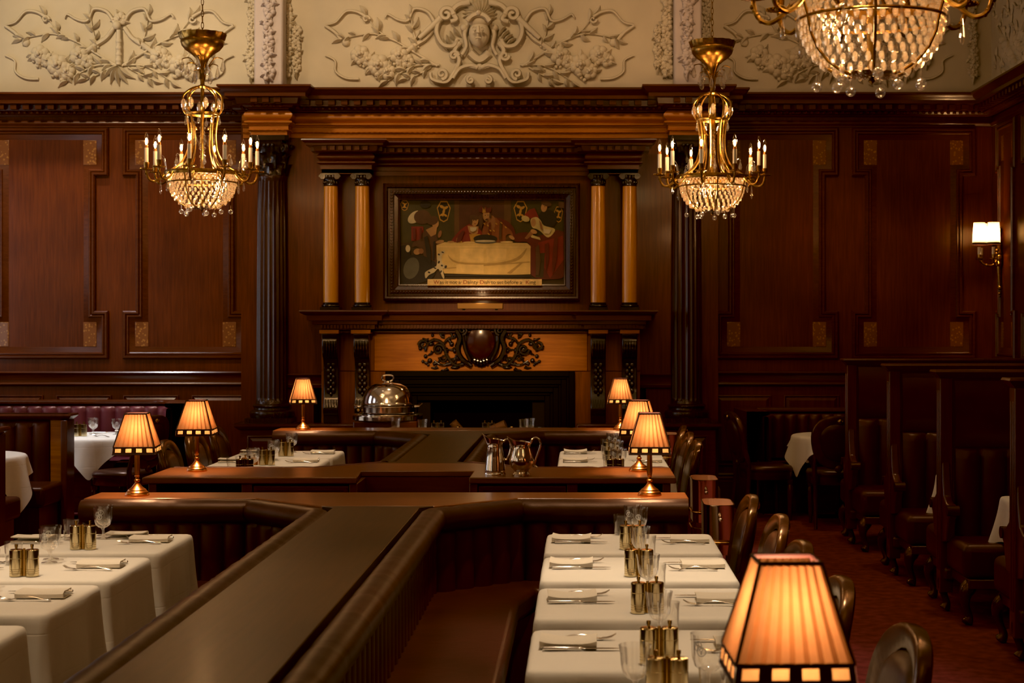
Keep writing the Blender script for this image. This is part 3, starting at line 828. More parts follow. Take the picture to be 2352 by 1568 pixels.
# ------------------------------------------------------------------ painting over the mantel
PY = 15.38
pt = thing('framed_painting', 'dark oil painting of a banquet at a white table above the mantel', 'painting', (wx(1107,PY), PY, wz(690,PY)))
px0, pz_0 = wx(1107,PY), wz(690,PY)
K = PY/F
fm = MB(); hwx, hh = (1333-882)/2*K, (690-422)*K
moulded(fm, [(-hwx,0),(hwx,0),(hwx,hh),(-hwx,hh)], [(0,-.05),(0,.05),(.02,.065),(.035,.06),(.045,.035),(.06,.035),(.065,.05),(.095,.055),(.10,.03),(.135,.012),(.14,.02),(.15,.018),(.155,-.03)], lambda u,v,h: (u,-h,v), fill=False)
L = [(-hwx+.08,.08),(hwx-.08,.08),(hwx-.08,hh-.08),(-hwx+.08,hh-.08)]
for a, b in zip(L, L[1:]+L[:1]):
    n = int(hypot(b[0]-a[0], b[1]-a[1])/.028)
    for i in range(n):
        fm.ball((a[0]+(b[0]-a[0])*i/n, -.055, a[1]+(b[1]-a[1])*i/n), .011, 6, 4)
fm.build('frame', M['colwood'], pt, ang=30)
def paintmat(name, c): return plain('paint_'+name, c, .55, noise=.18, nscale=9, coat=.05)
PC = {'bg':(.050,.027,.008),'olive':(.050,.038,.008),'wall':(.075,.022,.010),'post':(.11,.05,.014),'cloth':(.62,.42,.13),'clothsh':(.40,.25,.065),'clothlt':(.68,.47,.16),
      'red':(.20,.016,.010),'dred':(.11,.012,.008),'brown':(.085,.035,.012),'skin':(.42,.22,.07),'skinsh':(.26,.11,.035),'orange':(.22,.065,.016),'gold':(.46,.24,.03),'dark':(.016,.010,.006),
      'cream':(.50,.38,.13),'white':(.52,.42,.22),'grey':(.10,.09,.055)}
PCK = list(PC); PMATS = [paintmat(k, PC[k]) for k in PCK]
cv = MB(); LV = [0]
def PP(pts, col, sharp=False):
    """painted flat patch, points in pixels of the 4.0x painting close-up"""
    LV[0] += 1; d = .00022*LV[0]
    if len(pts) > 5 and not sharp: pts = smooth([pts[-1]]+list(pts)+[pts[0], pts[1]], 4)[4:-4]
    vs = [((x/5.113+880-1107)*K, .020-d, (690-(y/5.113+420))*K) for x, y in pts]
    cv.add(vs, [tuple(range(len(vs)))], PCK.index(col))
def EL(x, y, a, b, col, rot=0, n=18):
    c_, s_ = cos(rot), sin(rot)
    PP([(x+a*cos(t)*c_-b*sin(t)*s_, y+a*cos(t)*s_+b*sin(t)*c_) for t in [2*pi*i/n for i in range(n)]], col, True)
PP([(160,170),(2160,170),(2160,1235),(160,1235)], 'bg')
PP([(170,180),(830,180),(830,700),(170,700)], 'olive'); PP([(1510,180),(2150,180),(2150,620),(1510,620)], 'olive')
PP([(890,215),(1420,215),(1420,690),(890,690)], 'wall'); PP([(835,190),(890,190),(890,690),(835,690)], 'post'); PP([(1420,190),(1500,190),(1500,690),(1420,690)], 'post')
PP([(900,235),(1420,235),(1420,245),(900,245)], 'post')
for x, y in ((710,335),(1612,335),(250,265),(2060,370)):
    w, h = (82,125) if x not in (250,2060) else (52,60 if x == 250 else 95)
    sh6 = lambda w, h: [(x-w*.45,y-h),(x+w*.5,y-h),(x+w,y-h*.35),(x+w*.55,y+h*.8),(x,y+h),(x-w*.55,y+h*.8),(x-w,y-h*.35)]
    PP(sh6(w,h), 'gold', True); PP(sh6(w*.85,h*.88), 'dark', True)
    for dx_, dy_, a, b, r in ((-.25,-.45,.4,.14,.5),(.3,-.35,.4,.12,-.6),(0,0,.18,.5,.2),(-.3,.3,.3,.1,-.5),(.25,.35,.3,.1,.6)):
        EL(x+dx_*w, y+dy_*h, a*w, b*h, 'gold', r, 8)
EL(370,400,95,60,'white',-.7); EL(460,400,100,85,'brown'); EL(495,250,65,45,'dark')
PP([(330,510),(470,510),(480,600),(460,690),(330,680)], 'red')
PP([(490,560),(540,520),(620,600),(650,690),(700,700),(640,760),(620,960),(560,980),(420,760),(340,750),(360,690),(430,660),(450,600)], 'brown')
PP([(500,550),(580,510),(640,470),(620,600),(560,630)], 'skin'); EL(610,470,42,58,'skin',-.2); EL(580,440,68,52,'brown',-.3); EL(665,600,20,45,'skinsh',.3); EL(665,690,50,20,'skin',-.2)
EL(250,800,75,70,'dark'); EL(290,770,28,42,'white'); EL(400,805,45,36,'skin',-.3); EL(445,800,30,32,'skinsh'); PP([(190,880),(430,850),(560,900),(620,960),(560,1130),(200,1190)], 'dark'); EL(330,1000,90,130,'grey',.3)
# seated pair behind the table
PP([(810,700),(860,600),(960,510),(1040,480),(1120,530),(1160,600),(1060,710)], 'red'); PP([(990,500),(1120,510),(1110,590),(1060,610),(1010,580)], 'skin'); EL(1075,445,44,62,'skin',.15); EL(1070,405,55,30,'brown',.1); EL(1032,450,16,45,'brown')
PP([(1010,600),(1140,600),(1150,690),(1030,690)], 'gold')
PP([(1160,620),(1190,470),(1260,410),(1380,420),(1500,490),(1540,560),(1550,660),(1490,600),(1440,620),(1420,700),(1180,700)], 'orange'); PP([(1330,410),(1440,440),(1530,520),(1560,640),(1540,680),(1510,570),(1430,500)], 'dred')
EL(1215,390,46,64,'skin',-.2); PP([(1130,340),(1150,270),(1185,310),(1200,260),(1225,300),(1265,285),(1255,345)], 'dred'); PP([(1165,350),(1170,285),(1185,320),(1195,280),(1205,345)], 'gold'); EL(1510,640,38,20,'skin',.6); EL(1270,470,50,90,'skinsh',.1)
# figures on the right
PP([(1560,600),(1700,580),(1760,640),(2120,570),(2140,1050),(2000,1130),(1740,1080),(1720,720),(1560,690)], 'dred'); PP([(1820,700),(2110,620),(2120,900),(1960,1120),(1820,860)], 'red'); PP([(1800,830),(1900,820),(1880,1110),(1790,1110)], 'bg')
EL(1930,420,110,110,'dark'); PP([(1660,370),(1720,310),(1780,295),(1830,410),(1700,420)], 'red'); EL(1890,285,36,56,'skin',.15); EL(1915,240,65,32,'brown',.3); EL(1672,420,50,34,'cream',.3)
PP([(1730,430),(1800,400),(1850,440),(1890,500),(2020,545),(1940,640),(1850,570),(1800,540),(1750,520)], 'cream'); EL(1765,465,30,48,'skin'); PP([(1720,600),(1840,640),(1850,670),(1740,640)], 'cream'); PP([(1660,650),(1730,560),(1780,590),(1690,660)], 'skinsh'); EL(1770,570,40,24,'skin',.4)
# table, dish
PP([(625,730),(720,695),(1690,705),(1732,740),(1730,1072),(1550,1078),(1180,1075),(720,1062),(630,900)], 'cloth', True)
PP([(630,738),(1730,745),(1735,760),(632,755)], 'clothlt')
PP([(760,840),(880,925),(1300,940),(1560,880),(1690,760),(1600,900),(1330,955),(870,945)], 'clothsh'); PP([(700,1000),(1720,920),(1722,936),(700,1012)], 'clothsh'); PP([(1450,1060),(1610,940),(1640,940),(1500,1066)], 'clothsh')
PP([(900,770),(1180,770),(1180,930),(900,920)], 'clothlt'); PP([(1210,770),(1450,770),(1440,900),(1220,930)], 'clothlt'); PP([(860,960),(1180,960),(1180,1060),(860,1050)], 'clothlt')
PP([(720,1075),(1730,1085),(1730,1105),(720,1095)], 'dark')
EL(1200,655,140,50,'dark'); EL(1200,690,130,24,'grey'); EL(1200,682,120,12,'white'); EL(1010,697,70,10,'clothlt'); EL(1450,694,75,11,'clothlt'); EL(795,690,40,10,'skin'); EL(905,690,22,14,'gold'); EL(870,672,13,30,'skinsh')
# spotted dog reaching up to the table
PP([(640,850),(690,800),(725,795),(720,825),(690,850),(695,940),(740,970),(740,1010),(700,1010),(720,1110),(700,1115),(650,1010),(600,1050),(540,1080),(500,1120),(490,1060),(520,1030),(600,990),(630,960)], 'white')
for x, y, a, b in ((655,840,14,10),(700,815,16,8),(655,930,12,18),(690,970,14,10),(610,1000,18,8),(540,1050,16,10),(680,1040,9,16),(735,985,14,20)): EL(x, y, a, b, 'dark', .4, 10)
# drapery folds, hair and modelling strokes
for pts, c_ in (([(1790,760),(1830,720),(1850,900),(1830,1080),(1795,1085)],'brown'),([(2010,640),(2050,640),(2040,900),(1990,1090),(1985,900)],'dred'),([(1900,720),(1940,700),(1950,880),(1915,1050)],'dred'),([(880,620),(930,560),(960,560),(910,690),(860,700)],'dred'),
    ([(1240,470),(1262,460),(1266,610),(1238,610)],'dred'),([(1370,450),(1395,450),(1390,660),(1360,660)],'brown'),([(480,640),(520,620),(560,800),(560,960),(520,900)],'dark'),([(590,690),(615,680),(600,900),(580,900)],'dark'),
    ([(1120,390),(1165,360),(1175,470),(1150,540),(1130,470)],'brown'),([(1250,350),(1270,380),(1262,420),(1245,400)],'brown'),([(1830,430),(1860,470),(1880,560),(1850,540)],'skinsh'),([(1880,540),(1980,550),(1950,600),(1890,590)],'white'),
    ([(2060,220),(2130,230),(2130,300),(2060,290)],'brown'),([(350,530),(380,530),(385,660),(355,660)],'dred'),([(430,530),(455,530),(450,650),(430,650)],'dred'),([(1020,520),(1100,520),(1090,560),(1050,575),(1025,560)],'white')):
    PP(pts, c_)
for x, y, s in ((1062,440,1),(1092,440,1),(1200,382,1),(1232,378,1),(632,462,1),(1898,278,1)): EL(x, y, 7, 4, 'dark', 0, 8)
EL(1080,478,12,4,'red',0,8); EL(1222,420,13,4,'red',-.15,8); EL(1216,432,20,9,'brown',-.1,10)
for x, y in ((1190,480),(1230,500),(1260,560),(1330,480),(1390,470),(1440,520),(1240,600),(1300,560)): EL(x, y, 16, 7, 'gold', .7, 8)
cv.build('canvas', PMATS, pt, flat=True)
# lettered scroll
sc = MB(); 
def sq(x, y): return ((x/5.113+880-1107)*K, (690-(y/5.113+420))*K)
a = sq(525,1130); b = sq(1865,1205)
sc.box(a[0], b[0], -.034, -.028, b[1], a[1])
so = sc.build('inscription_scroll', plain('parchment', (.72,.50,.20), .7, noise=.15, nscale=30), pt)
fonts = []
def text(s, x, y, z, size, mat, parent, name='lettering', width=None, ext=.0006):
    cu = bpy.data.curves.new(name, 'FONT'); cu.body = s; cu.size = size; cu.extrude = ext; cu.align_x = 'LEFT'; cu.align_y = 'CENTER'
    cu.materials.append(mat)
    o = bpy.data.objects.new(name, cu); COL.objects.link(o)
    dg = bpy.context.evaluated_depsgraph_get(); me = bpy.data.meshes.new_from_object(o.evaluated_get(dg))
    bpy.data.objects.remove(o)
    me.materials.clear(); me.materials.append(mat)
    xs = [v.co.x for v in me.vertices]
    w0 = max(xs)-min(xs); mn = min(xs); k = 1 if width is None else width/w0
    for v in me.vertices: v.co = Vector(((v.co.x-mn)*k, -v.co.z, v.co.y))
    o = bpy.data.objects.new(name, me); COL.objects.link(o); o.parent = parent; o.location = (x, y, z)
    return w0*k
ink = plain('black_ink', (.02,.012,.008), .7); rub = plain('red_ink', (.26,.03,.015), .7)
words_ = [('W',1),('as·it·not·a·',0),('D',1),('ainty·',0),('D',1),('ish·to·set·before·a·',0),('K',1),('ing',0)]
tot = sq(1800,0)[0]-sq(595,0)[0]
x = sq(595,0)[0]; zc = (a[1]+b[1])/2
def natural(s):
    cu = bpy.data.curves.new('measure', 'FONT'); cu.body = s+'|'; cu.size = .048
    o = bpy.data.objects.new('measure', cu); COL.objects.link(o); bpy.context.view_layer.update()
    w = o.dimensions.x; bpy.data.objects.remove(o); return w
NB = {w: natural(w) for w, _ in words_}; bar = natural('')
wts = {'W':48,'as·it·not·a·':300,'D':45,'ainty·':145,'ish·to·set·before·a·':470,'K':38,'ing':75}
wts = {w: NB[w]-bar*.6 for w in NB}
s_ = sum(wts[w] for w, _ in words_)
for w, rd in words_:
    ww = tot*wts[w]/s_
    text(w, x, -.0350, zc, .048, rub if rd else ink, so, width=ww*.93); x += ww
# brass picture light trough standing on the mantel
pl = thing('picture_light', 'low brass picture light trough on the mantel under the painting', 'light', (wx(1103,15.2), 15.2, 1.842))
MB().prism([(-.03,.012),(.03,.012),(.03,.05),(.015,.066),(-.03,.066)], -.21, .21, 'X').build('trough', plain('dull_bronze', (.20,.11,.035), .4, .8), pl, bevel=.004)
for x in (-.15,.15): MB().box(x-.012,x+.012,-.02,.02,0,.012).build('foot', M['black'], pl)
# logs and firedogs
for (xa, ya, xb, yb2, lab) in ((1042,968,1075,1010,'split log leaning to the left in the fireplace'),(1162,972,1100,1000,'split log leaning to the right in the fireplace')):
    Yl = 15.62
    A = Vector((wx(xa,Yl), Yl-.08, wz(ya,Yl))); B = Vector((wx(xb,Yl), Yl, wz(yb2,Yl)))
    B = A + (B-A)*3.4; B.z = max(.12, B.z); B.y = 15.68
    lg = MB().tube([A, A.lerp(B,.3), A.lerp(B,.7), B], [.040,.043,.043,.041], 12).build('fire_log', M['log'])
    tag(lg, lab, 'log', 'logs in the fireplace')
for px_ in (1052, 1176):
    fd = thing('firedog', 'brass knobbed firedog in the hearth, %s one' % ('left' if px_ < 1100 else 'right'), 'firedog', (wx(px_,15.3), 15.3, .06), 0, 'firedogs in the hearth')
    zt_ = wz(977,15.3)-.06
    MB().lathe([(.03,0),(.012,.05),(.010,zt_-.09),(.018,zt_-.07),(.01,zt_-.055),(.022,zt_-.03),(.018,zt_-.008),(.0,zt_)], 12).build('stem', M['goldbrass'], fd)
    MB().tube([(0,0,.12),(0,.1,.12),(0,.28,.12)], .015, 6).build('log_bar', M['black'], fd)
# ------------------------------------------------------------------ fixed seating: island partitions and banquettes
AX = -.953                        # centre line of the islands
ZW = .87
def resample(path, step):
    out = [path[0]]; acc = 0
    for a, b in zip(path[:-1], path[1:]):
        L = hypot(b[0]-a[0], b[1]-a[1]); n = max(1, int(round(L/step)))
        for i in range(1, n+1): out.append((a[0]+(b[0]-a[0])*i/n, a[1]+(b[1]-a[1])*i/n))
    return out
def normals(path, closed=False):
    n = len(path); out = []
    for i in range(n):
        a = path[max(0,i-1)]; b = path[min(n-1,i+1)]
        d = hypot(b[0]-a[0], b[1]-a[1]) or 1
        out.append(((b[1]-a[1])/d, -(b[0]-a[0])/d))
    return out
def rounded(path, r, k=6):
    out = [path[0]]
    for i in range(1, len(path)-1):
        p, q, s = Vector(path[i-1]), Vector(path[i]), Vector(path[i+1])
        rr = min(r, (p-q).length*.45, (s-q).length*.45)
        a = q+(p-q).normalized()*rr; b = q+(s-q).normalized()*rr
        for j in range(k+1):
            t = j/k; out.append(tuple(a*(1-t)**2+q*2*t*(1-t)+b*t*t))
    out.append(path[-1]); return out
def channels(path, z0, z1, w=.115, depth=.035, base=0.0, top_round=.03, lean=0.0):
    """vertical leather channels along a plan path, bulging to the right of travel"""
    L = sum(hypot(b[0]-a[0], b[1]-a[1]) for a, b in zip(path[:-1], path[1:]))
    nch = max(1, int(round(L/w))); per = 6; n = nch*per+1
    cum = [0]
    for a, b in zip(path[:-1], path[1:]): cum.append(cum[-1]+hypot(b[0]-a[0], b[1]-a[1]))
    pts = []; j = 0
    for i in range(n):
        s = L*i/(n-1)
        while j < len(path)-2 and cum[j+1] < s: j += 1
        t = (s-cum[j])/(cum[j+1]-cum[j]+1e-9)
        pts.append((path[j][0]+(path[j+1][0]-path[j][0])*t, path[j][1]+(path[j+1][1]-path[j][1])*t))
    nr = normals(pts); H = z1-z0
    zs = [(0,.0,1),(.06,.0,1),(.5,0,1),(.88,0,1),(.95,0,.86),(.985,0,.55),(1.0,0,.1)]
    def fn(i, k):
        f = (i % per)/per; bul = (sin(pi*f))**.55 if 0 < f < 1 else 0
        t, _, m = zs[k]
        o = base + depth*bul*m + (.012*m if True else 0) - lean*t
        return (pts[i][0]+nr[i][0]*o, pts[i][1]+nr[i][1]*o, z0+H*t)
    return MB().grid(n, len(zs), fn)
def bolster(path, zc, rx, rz, seam=.42, seg=14):
    p = resample(path, .035); nr = normals(p); vs = []; L = 0
    rs = []
    for i, (x, y) in enumerate(p):
        if i: L += hypot(x-p[i-1][0], y-p[i-1][1])
        ph = (L % seam)/seam; d = min(ph, 1-ph)*seam
        k = 1-.07*math.exp(-(d/.012)**2) + .012*sin(L*23)+.010*sin(L*41+1)
        a = p[max(0,i-1)]; b = p[min(len(p)-1,i+1)]
        rs.append([(x+nr[i][0]*rx*k*cos(q), y+nr[i][1]*rx*k*cos(q), zc+rz*k*sin(q)) for q in [2*pi*j/seg for j in range(seg)]])
    return MB().rings(rs, cap0=True, cap1=True)
def island_front():
    # I-shaped wooden top of the near island
    xl, xr = AX-.203, AX+.203
    yA, yB = 8.14, 8.43
    xo = 1.49                      # half length of the cross pieces
    poly = [(xl,3.3),(xl,7.74),(AX-.645,8.16),(AX-xo,8.14),(AX-xo,yB),(AX+xo,yB),(AX+xo,8.14),(AX+.645,8.16),(xr,7.74),(xr,3.3),(AX+xo,3.2),(AX+xo,2.85),(AX-xo,2.85),(AX-xo,3.2)]
    root = thing('seating_island', 'long dark wooden island top between the two near rows of tables', 'room divider', (0,0,0))
    mid = [(xl,3.2),(xl,7.74),(xl-.06,7.80),(xr+.06,7.80),(xr,7.74),(xr,3.2)]
    MB().prism(list(reversed(mid)), ZW-.035, ZW, 'Z').build('long_top', M['top'], root, bevel=.003)
    cr1 = [(xl-.063,7.803),(AX-.645,8.16),(AX-xo,8.14),(AX-xo,yB),(AX+xo,yB),(AX+xo,8.14),(AX+.645,8.16),(xr+.063,7.803)]
    MB().prism(list(reversed(cr1)), ZW-.035, ZW, 'Z').build('cross_top', M['topx'], root, bevel=.006)
    MB().box(AX-xo, AX+xo, 2.85, 3.195, ZW-.035, ZW).build('cross_top', M['topx'], root, bevel=.006)
    core = MB()
    core.prism(list(reversed([(xl+.02,3.2),(xl+.02,7.76),(AX-.63,8.18),(AX-xo+.03,8.18),(AX-xo+.03,yB-.02),(AX+xo-.03,yB-.02),(AX+xo-.03,8.18),(AX+.63,8.18),(xr-.02,7.76),(xr-.02,3.2)])), 0, ZW-.035, 'Z')
    core.box(AX-xo+.03, AX+xo-.03, 2.87, 3.18, 0, ZW-.035)
    core.build('core', M['cab'], root)
    return root
island_front()
def banquette(sg, y0, y1, name_lab, chamf=.42, near=False, leatherm='oxblood', xo=1.49, ch=.115):
    """U-shaped leather bench on one side of an island; sg=+1 right side"""
    root = thing('banquette', name_lab, 'bench', (0,0,0))
    x_in = AX+sg*.203; xe = AX+sg*(xo-.01); xc = AX+sg*(.203+chamf+.02)
    pts = [(x_in, y0), (x_in, y1-chamf), (xc, y1), (xe, y1)]
    fwd = pts if sg > 0 else list(reversed(pts))
    wall = resample(rounded(fwd, .05, 4), .05)
    channels(wall, .44, .775, w=ch, depth=.03, base=.035).build('channel_back', M[leatherm], root, ang=75)
    off = [(p[0]+n[0]*.062, p[1]+n[1]*.062) for p, n in zip(wall, normals(wall))]
    bolster(rounded([( x_in+sg*.062, y0), (x_in+sg*.062, y1-chamf-.03), (xc+sg*.01, y1-.062), (xe, y1-.062)] if sg > 0 else [(xe, y1-.062), (xc+sg*.01, y1-.062), (x_in+sg*.062, y1-chamf-.03), (x_in+sg*.062, y0)], .03, 3), .815, .066, .058).build('bolster', M['pipe'], root, ang=60)
    d = .47
    sp = [(x_in+sg*.03, y0), (x_in+sg*.03, y1-chamf), (xc, y1-.03), (xe-sg*.02, y1-.03), (xe-sg*.02, y1-.27), (xc+sg*.10, y1-.27), (x_in+sg*d, y1-chamf-.20), (x_in+sg*d, y0)]
    if sg > 0: sp = list(reversed(sp))
    MB().prism(sp, .36, .475, 'Z').build('seat_cushion', M[leatherm], root, bevel=.03, seg=4)
    MB().prism([(AX+(p[0]-AX)*1.0-(sg*.03 if abs(p[0]-(x_in+sg*d)) < .01 else 0), p[1]) for p in sp], .0, .36, 'Z').build('seat_base', M['cab'], root)
    return root
banquette(1, 3.2, 8.14, 'brown leather banquette right of the near island, behind the near tables')
banquette(-1, 3.2, 8.14, 'brown leather banquette left of the near island, behind the near tables')

# service counter facing the near island
def service_counter():
    root = thing('service_counter', 'red-brown wooden service counter with notched front holding two silver jugs', 'counter', (0,0,0))
    yF, yR = 9.23, 9.86; n0, n1, yn = -1.245, -.618, 9.64; xo = 1.49
    poly = [(AX-xo,yF),(n0,yF),(n0-.03,yn),(n1+.0,yn),(n1,yF),(AX+xo,yF),(AX+xo,yR),(AX+.62,yR),(AX+.30,10.17),(AX-.30,10.17),(AX-.62,yR),(AX-xo,yR)]
    MB().prism(poly, ZW-.035, ZW, 'Z').build('worktop', M['topx'], root, bevel=.006)
    MB().prism(list(reversed([(AX+.30,10.173),(AX+.19,10.28),(AX+.203,12.78),(AX+.62,13.17),(AX-.62,13.17),(AX-.203,12.78),(AX-.19,10.28),(AX-.30,10.173)][::-1])), ZW-.035, ZW, 'Z').build('long_top', M['top'], root, bevel=.003)
    for (a, b) in ((AX-xo+.03, n0), (n1, AX+xo-.03)):
        left = a < AX
        MB().box(a, b, yF+.42, yR-.04, 0, ZW-.036).build('carcass', M['cab'], root)
        MB().box(a, a+.045, yF+.02, yF+.42, 0, ZW-.036).build('upright', M['cab'], root, bevel=.004)
        MB().box(b-.045, b, yF+.02, yF+.42, 0, ZW-.036).build('upright', M['cab'], root, bevel=.004)
        mid = a+.55 if left else b-.55
        MB().box(mid-.03, mid+.03, yF+.02, yF+.42, 0, ZW-.036).build('upright', M['cab'], root, bevel=.004)
        u0, u1 = (mid+.035, b-.05) if left else (a+.05, mid-.035)
        dr = MB(); dr.box(u0, u1, yF+.03, yF+.42, .62, ZW-.05)
        dr = dr.build('drawer', M['cab'], root, bevel=.004)
        m = MB(); moulded(m, [(u0+.01,.63),(u1-.01,.63),(u1-.01,ZW-.06),(u0+.01,ZW-.06)], [(0,0),(0,.010),(.014,.010),(.02,.002)], lambda u,v,h: (u, yF+.03-h, v))
        m.build('drawer_panel', M['frame'], dr)
        v0, v1 = (a+.05, mid-.035) if left else (mid+.035, b-.05)
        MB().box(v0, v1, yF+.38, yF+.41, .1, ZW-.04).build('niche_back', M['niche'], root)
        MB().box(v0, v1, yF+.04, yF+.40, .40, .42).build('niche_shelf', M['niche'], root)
    MB().box(n0-.03, n1, yn, yn+.03, .70, ZW-.036).build('notch_front', M['cab'], root)
    MB().box(n0+.01, n1-.01, yF+.04, yn, .70, .735).build('notch_shelf', plain('worn_green_leather', (.07,.055,.03), .5, noise=.3), root, bevel=.008)
    MB().box(n0+.01, n1-.01, yn-.02, yn, 0, .70).build('notch_back', M['cab'], root)
    MB().box(AX-.19, AX+.19, yR-.04, 13.1, 0, ZW-.036).build('core', M['cab'], root)
    return root
service_counter()
# far banquettes: seats face each other across the tables between counter and far cross bench
for sg, lab in ((1,'brown leather banquette right of the far island, behind the far tables'),(-1,'brown leather banquette left of the far island, behind the far tables')):
    b = banquette(sg, 10.3, 13.19, lab)
    x_in = AX+sg*.203; xe = AX+sg*1.48; xc = AX+sg*.645
    pa = [(xe, 9.87+.06), (xc, 9.87+.06), (x_in+sg*.055, 10.32)]
    if sg < 0: pa = list(reversed(pa))
    bolster(pa, .812, .066, .058).build('return_bolster', M['plum'], b, ang=60)
    MB().prism([(min(xe,xc+0*sg),9.9),(max(xe,xc),9.9),(max(xe,xc),9.98),(min(xe,xc),9.98)], .0, .79, 'Z').build('return_back', M['oxblood'], b)
# low cross bench behind the far banquettes
cb = thing('cross_bench', 'low leather-topped cross bench before the fireplace carrying two lamps', 'bench', (0,0,0))
MB().box(AX-1.5, AX+1.5, 13.20, 13.55, ZW-.035, ZW+.0).build('capping', M['topx'], cb, bevel=.006)
MB().box(AX-1.48, AX+1.48, 13.22, 13.53, 0, ZW-.035).build('core', M['cab'], cb)
bolster([(AX-1.49,13.60),(AX-.5,13.64),(AX+.5,13.64),(AX+1.49,13.60)], .795, .07, .072).build('rear_bolster', M['plum'], cb, ang=60)
MB().box(AX-1.48, AX+1.48, 13.55, 13.64, .3, .80).build('rear_back', M['plum'], cb)
MB().box(AX-1.48, AX+1.48, 13.55, 14.05, .30, .46).build('seat', M['plum'], cb, bevel=.03)
MB().box(AX-1.46, AX+1.46, 13.55, 14.00, 0, .30).build('seat_base', M['cab'], cb)

# ------------------------------------------------------------------ curved booth, side bench and round tables at the far left
def wall_booth(pts, name_lab, cap_z, mat, depth=.5, w=.137, r=.5):
    root = thing('wall_banquette', name_lab, 'bench', (0,0,0))
    pa = resample(rounded(pts, r, 10), .05)
    channels(pa, .44, cap_z-.05, w=w, depth=.035, base=.03).build('channel_back', M[mat], root, ang=75)
    MB().sweep(pa, [(-.16,0),(-.16,cap_z),(.05,cap_z),(.055,cap_z-.015),(.05,cap_z-.03),(.03,cap_z-.04),(.0,cap_z-.05),(0,.0)]).build('wood_capping', M['frame'], root)
    nr = normals(pa)
    MB().grid(len(pa), 6, lambda i, j: (pa[i][0]+nr[i][0]*(.03,depth-.02,depth,depth,depth-.02,.03)[j], pa[i][1]+nr[i][1]*(.03,depth-.02,depth,depth,depth-.02,.03)[j], (.47,.47,.45,.37,.35,.35)[j]), cv=True).build('seat_cushion', M[mat], root)
    MB().grid(len(pa), 2, lambda i, j: (pa[i][0]+nr[i][0]*(depth-.06), pa[i][1]+nr[i][1]*(depth-.06), (.0,.36)[j])).build('seat_base', M['cab'], root)
    return root
wall_booth([(-7.1,15.55),(-3.78,15.55),(-3.70,14.95)], 'curved plum leather wall booth with tall stitched channels', 1.0, 'plum', r=.62)
wall_booth([(1.66,14.9),(1.60,15.5),(XR-.1,15.5)], 'dark channelled leather bench against the end wall by the tall booths', .93, 'oxblood', depth=.40, w=.115, r=.02)
def side_bench(yb, xr, face, lab, capz=1.0):
    """bench with a panelled wooden end; face=-1 the seat faces the camera, +1 it faces away"""
    root = thing('side_bench', lab, 'bench', (0,0,0))
    x0 = XL+.05
    MB().box(x0, xr-.02, yb-.03, yb+.03, 0, capz-.05).build('core', M['boothwood'], root)
    MB().sweep([(x0,yb+.06),(xr+.02,yb+.06),(xr+.02,yb-.06),(x0,yb-.06)][::-1], [(-.05,capz),(.04,capz),(.045,capz-.015),(.03,capz-.03),(.012,capz-.045),(0,capz-.05)]).box(x0,xr+.02,yb-.06,yb+.06,capz-.02,capz).build('wood_capping', M['boothwood'], root)
    e = MB().box(xr-.02, xr+.03, yb-.10, yb+.10, 0, capz-.05)
    e.build('end_panel', M['boothwood'], root, bevel=.006)
    MB().box(xr-.12, xr-.03, yb+face*.032-.012, yb+face*.032+.012, .42, capz-.05).build('stile', M['amber'], root, bevel=.003)
    p = [(x0, yb+face*.03), (xr-.125, yb+face*.03)]
    if face > 0: p = p[::-1]
    channels(resample(p,.1), .44, capz-.055, w=.136, depth=.035, base=.01).build('channel_back', M['oxblood'], root, ang=75)
    ya, yc = sorted((yb+face*.03, yb+face*.55))
    MB().box(x0, xr-.01, ya, yc, .30, .46).build('seat_cushion', M['oxblood'], root, bevel=.03, seg=3)
    MB().box(x0, xr-.05, ya+.02, yc-.05, 0.10, .30).build('seat_base', M['boothwood'], root)
    return root
side_bench(13.32, -4.13, -1, 'dark leather side bench with amber end stile, seat towards the room front')
side_bench(11.60, -4.09, 1, 'dark leather side bench end at the left edge, seat towards the fireplace wall')
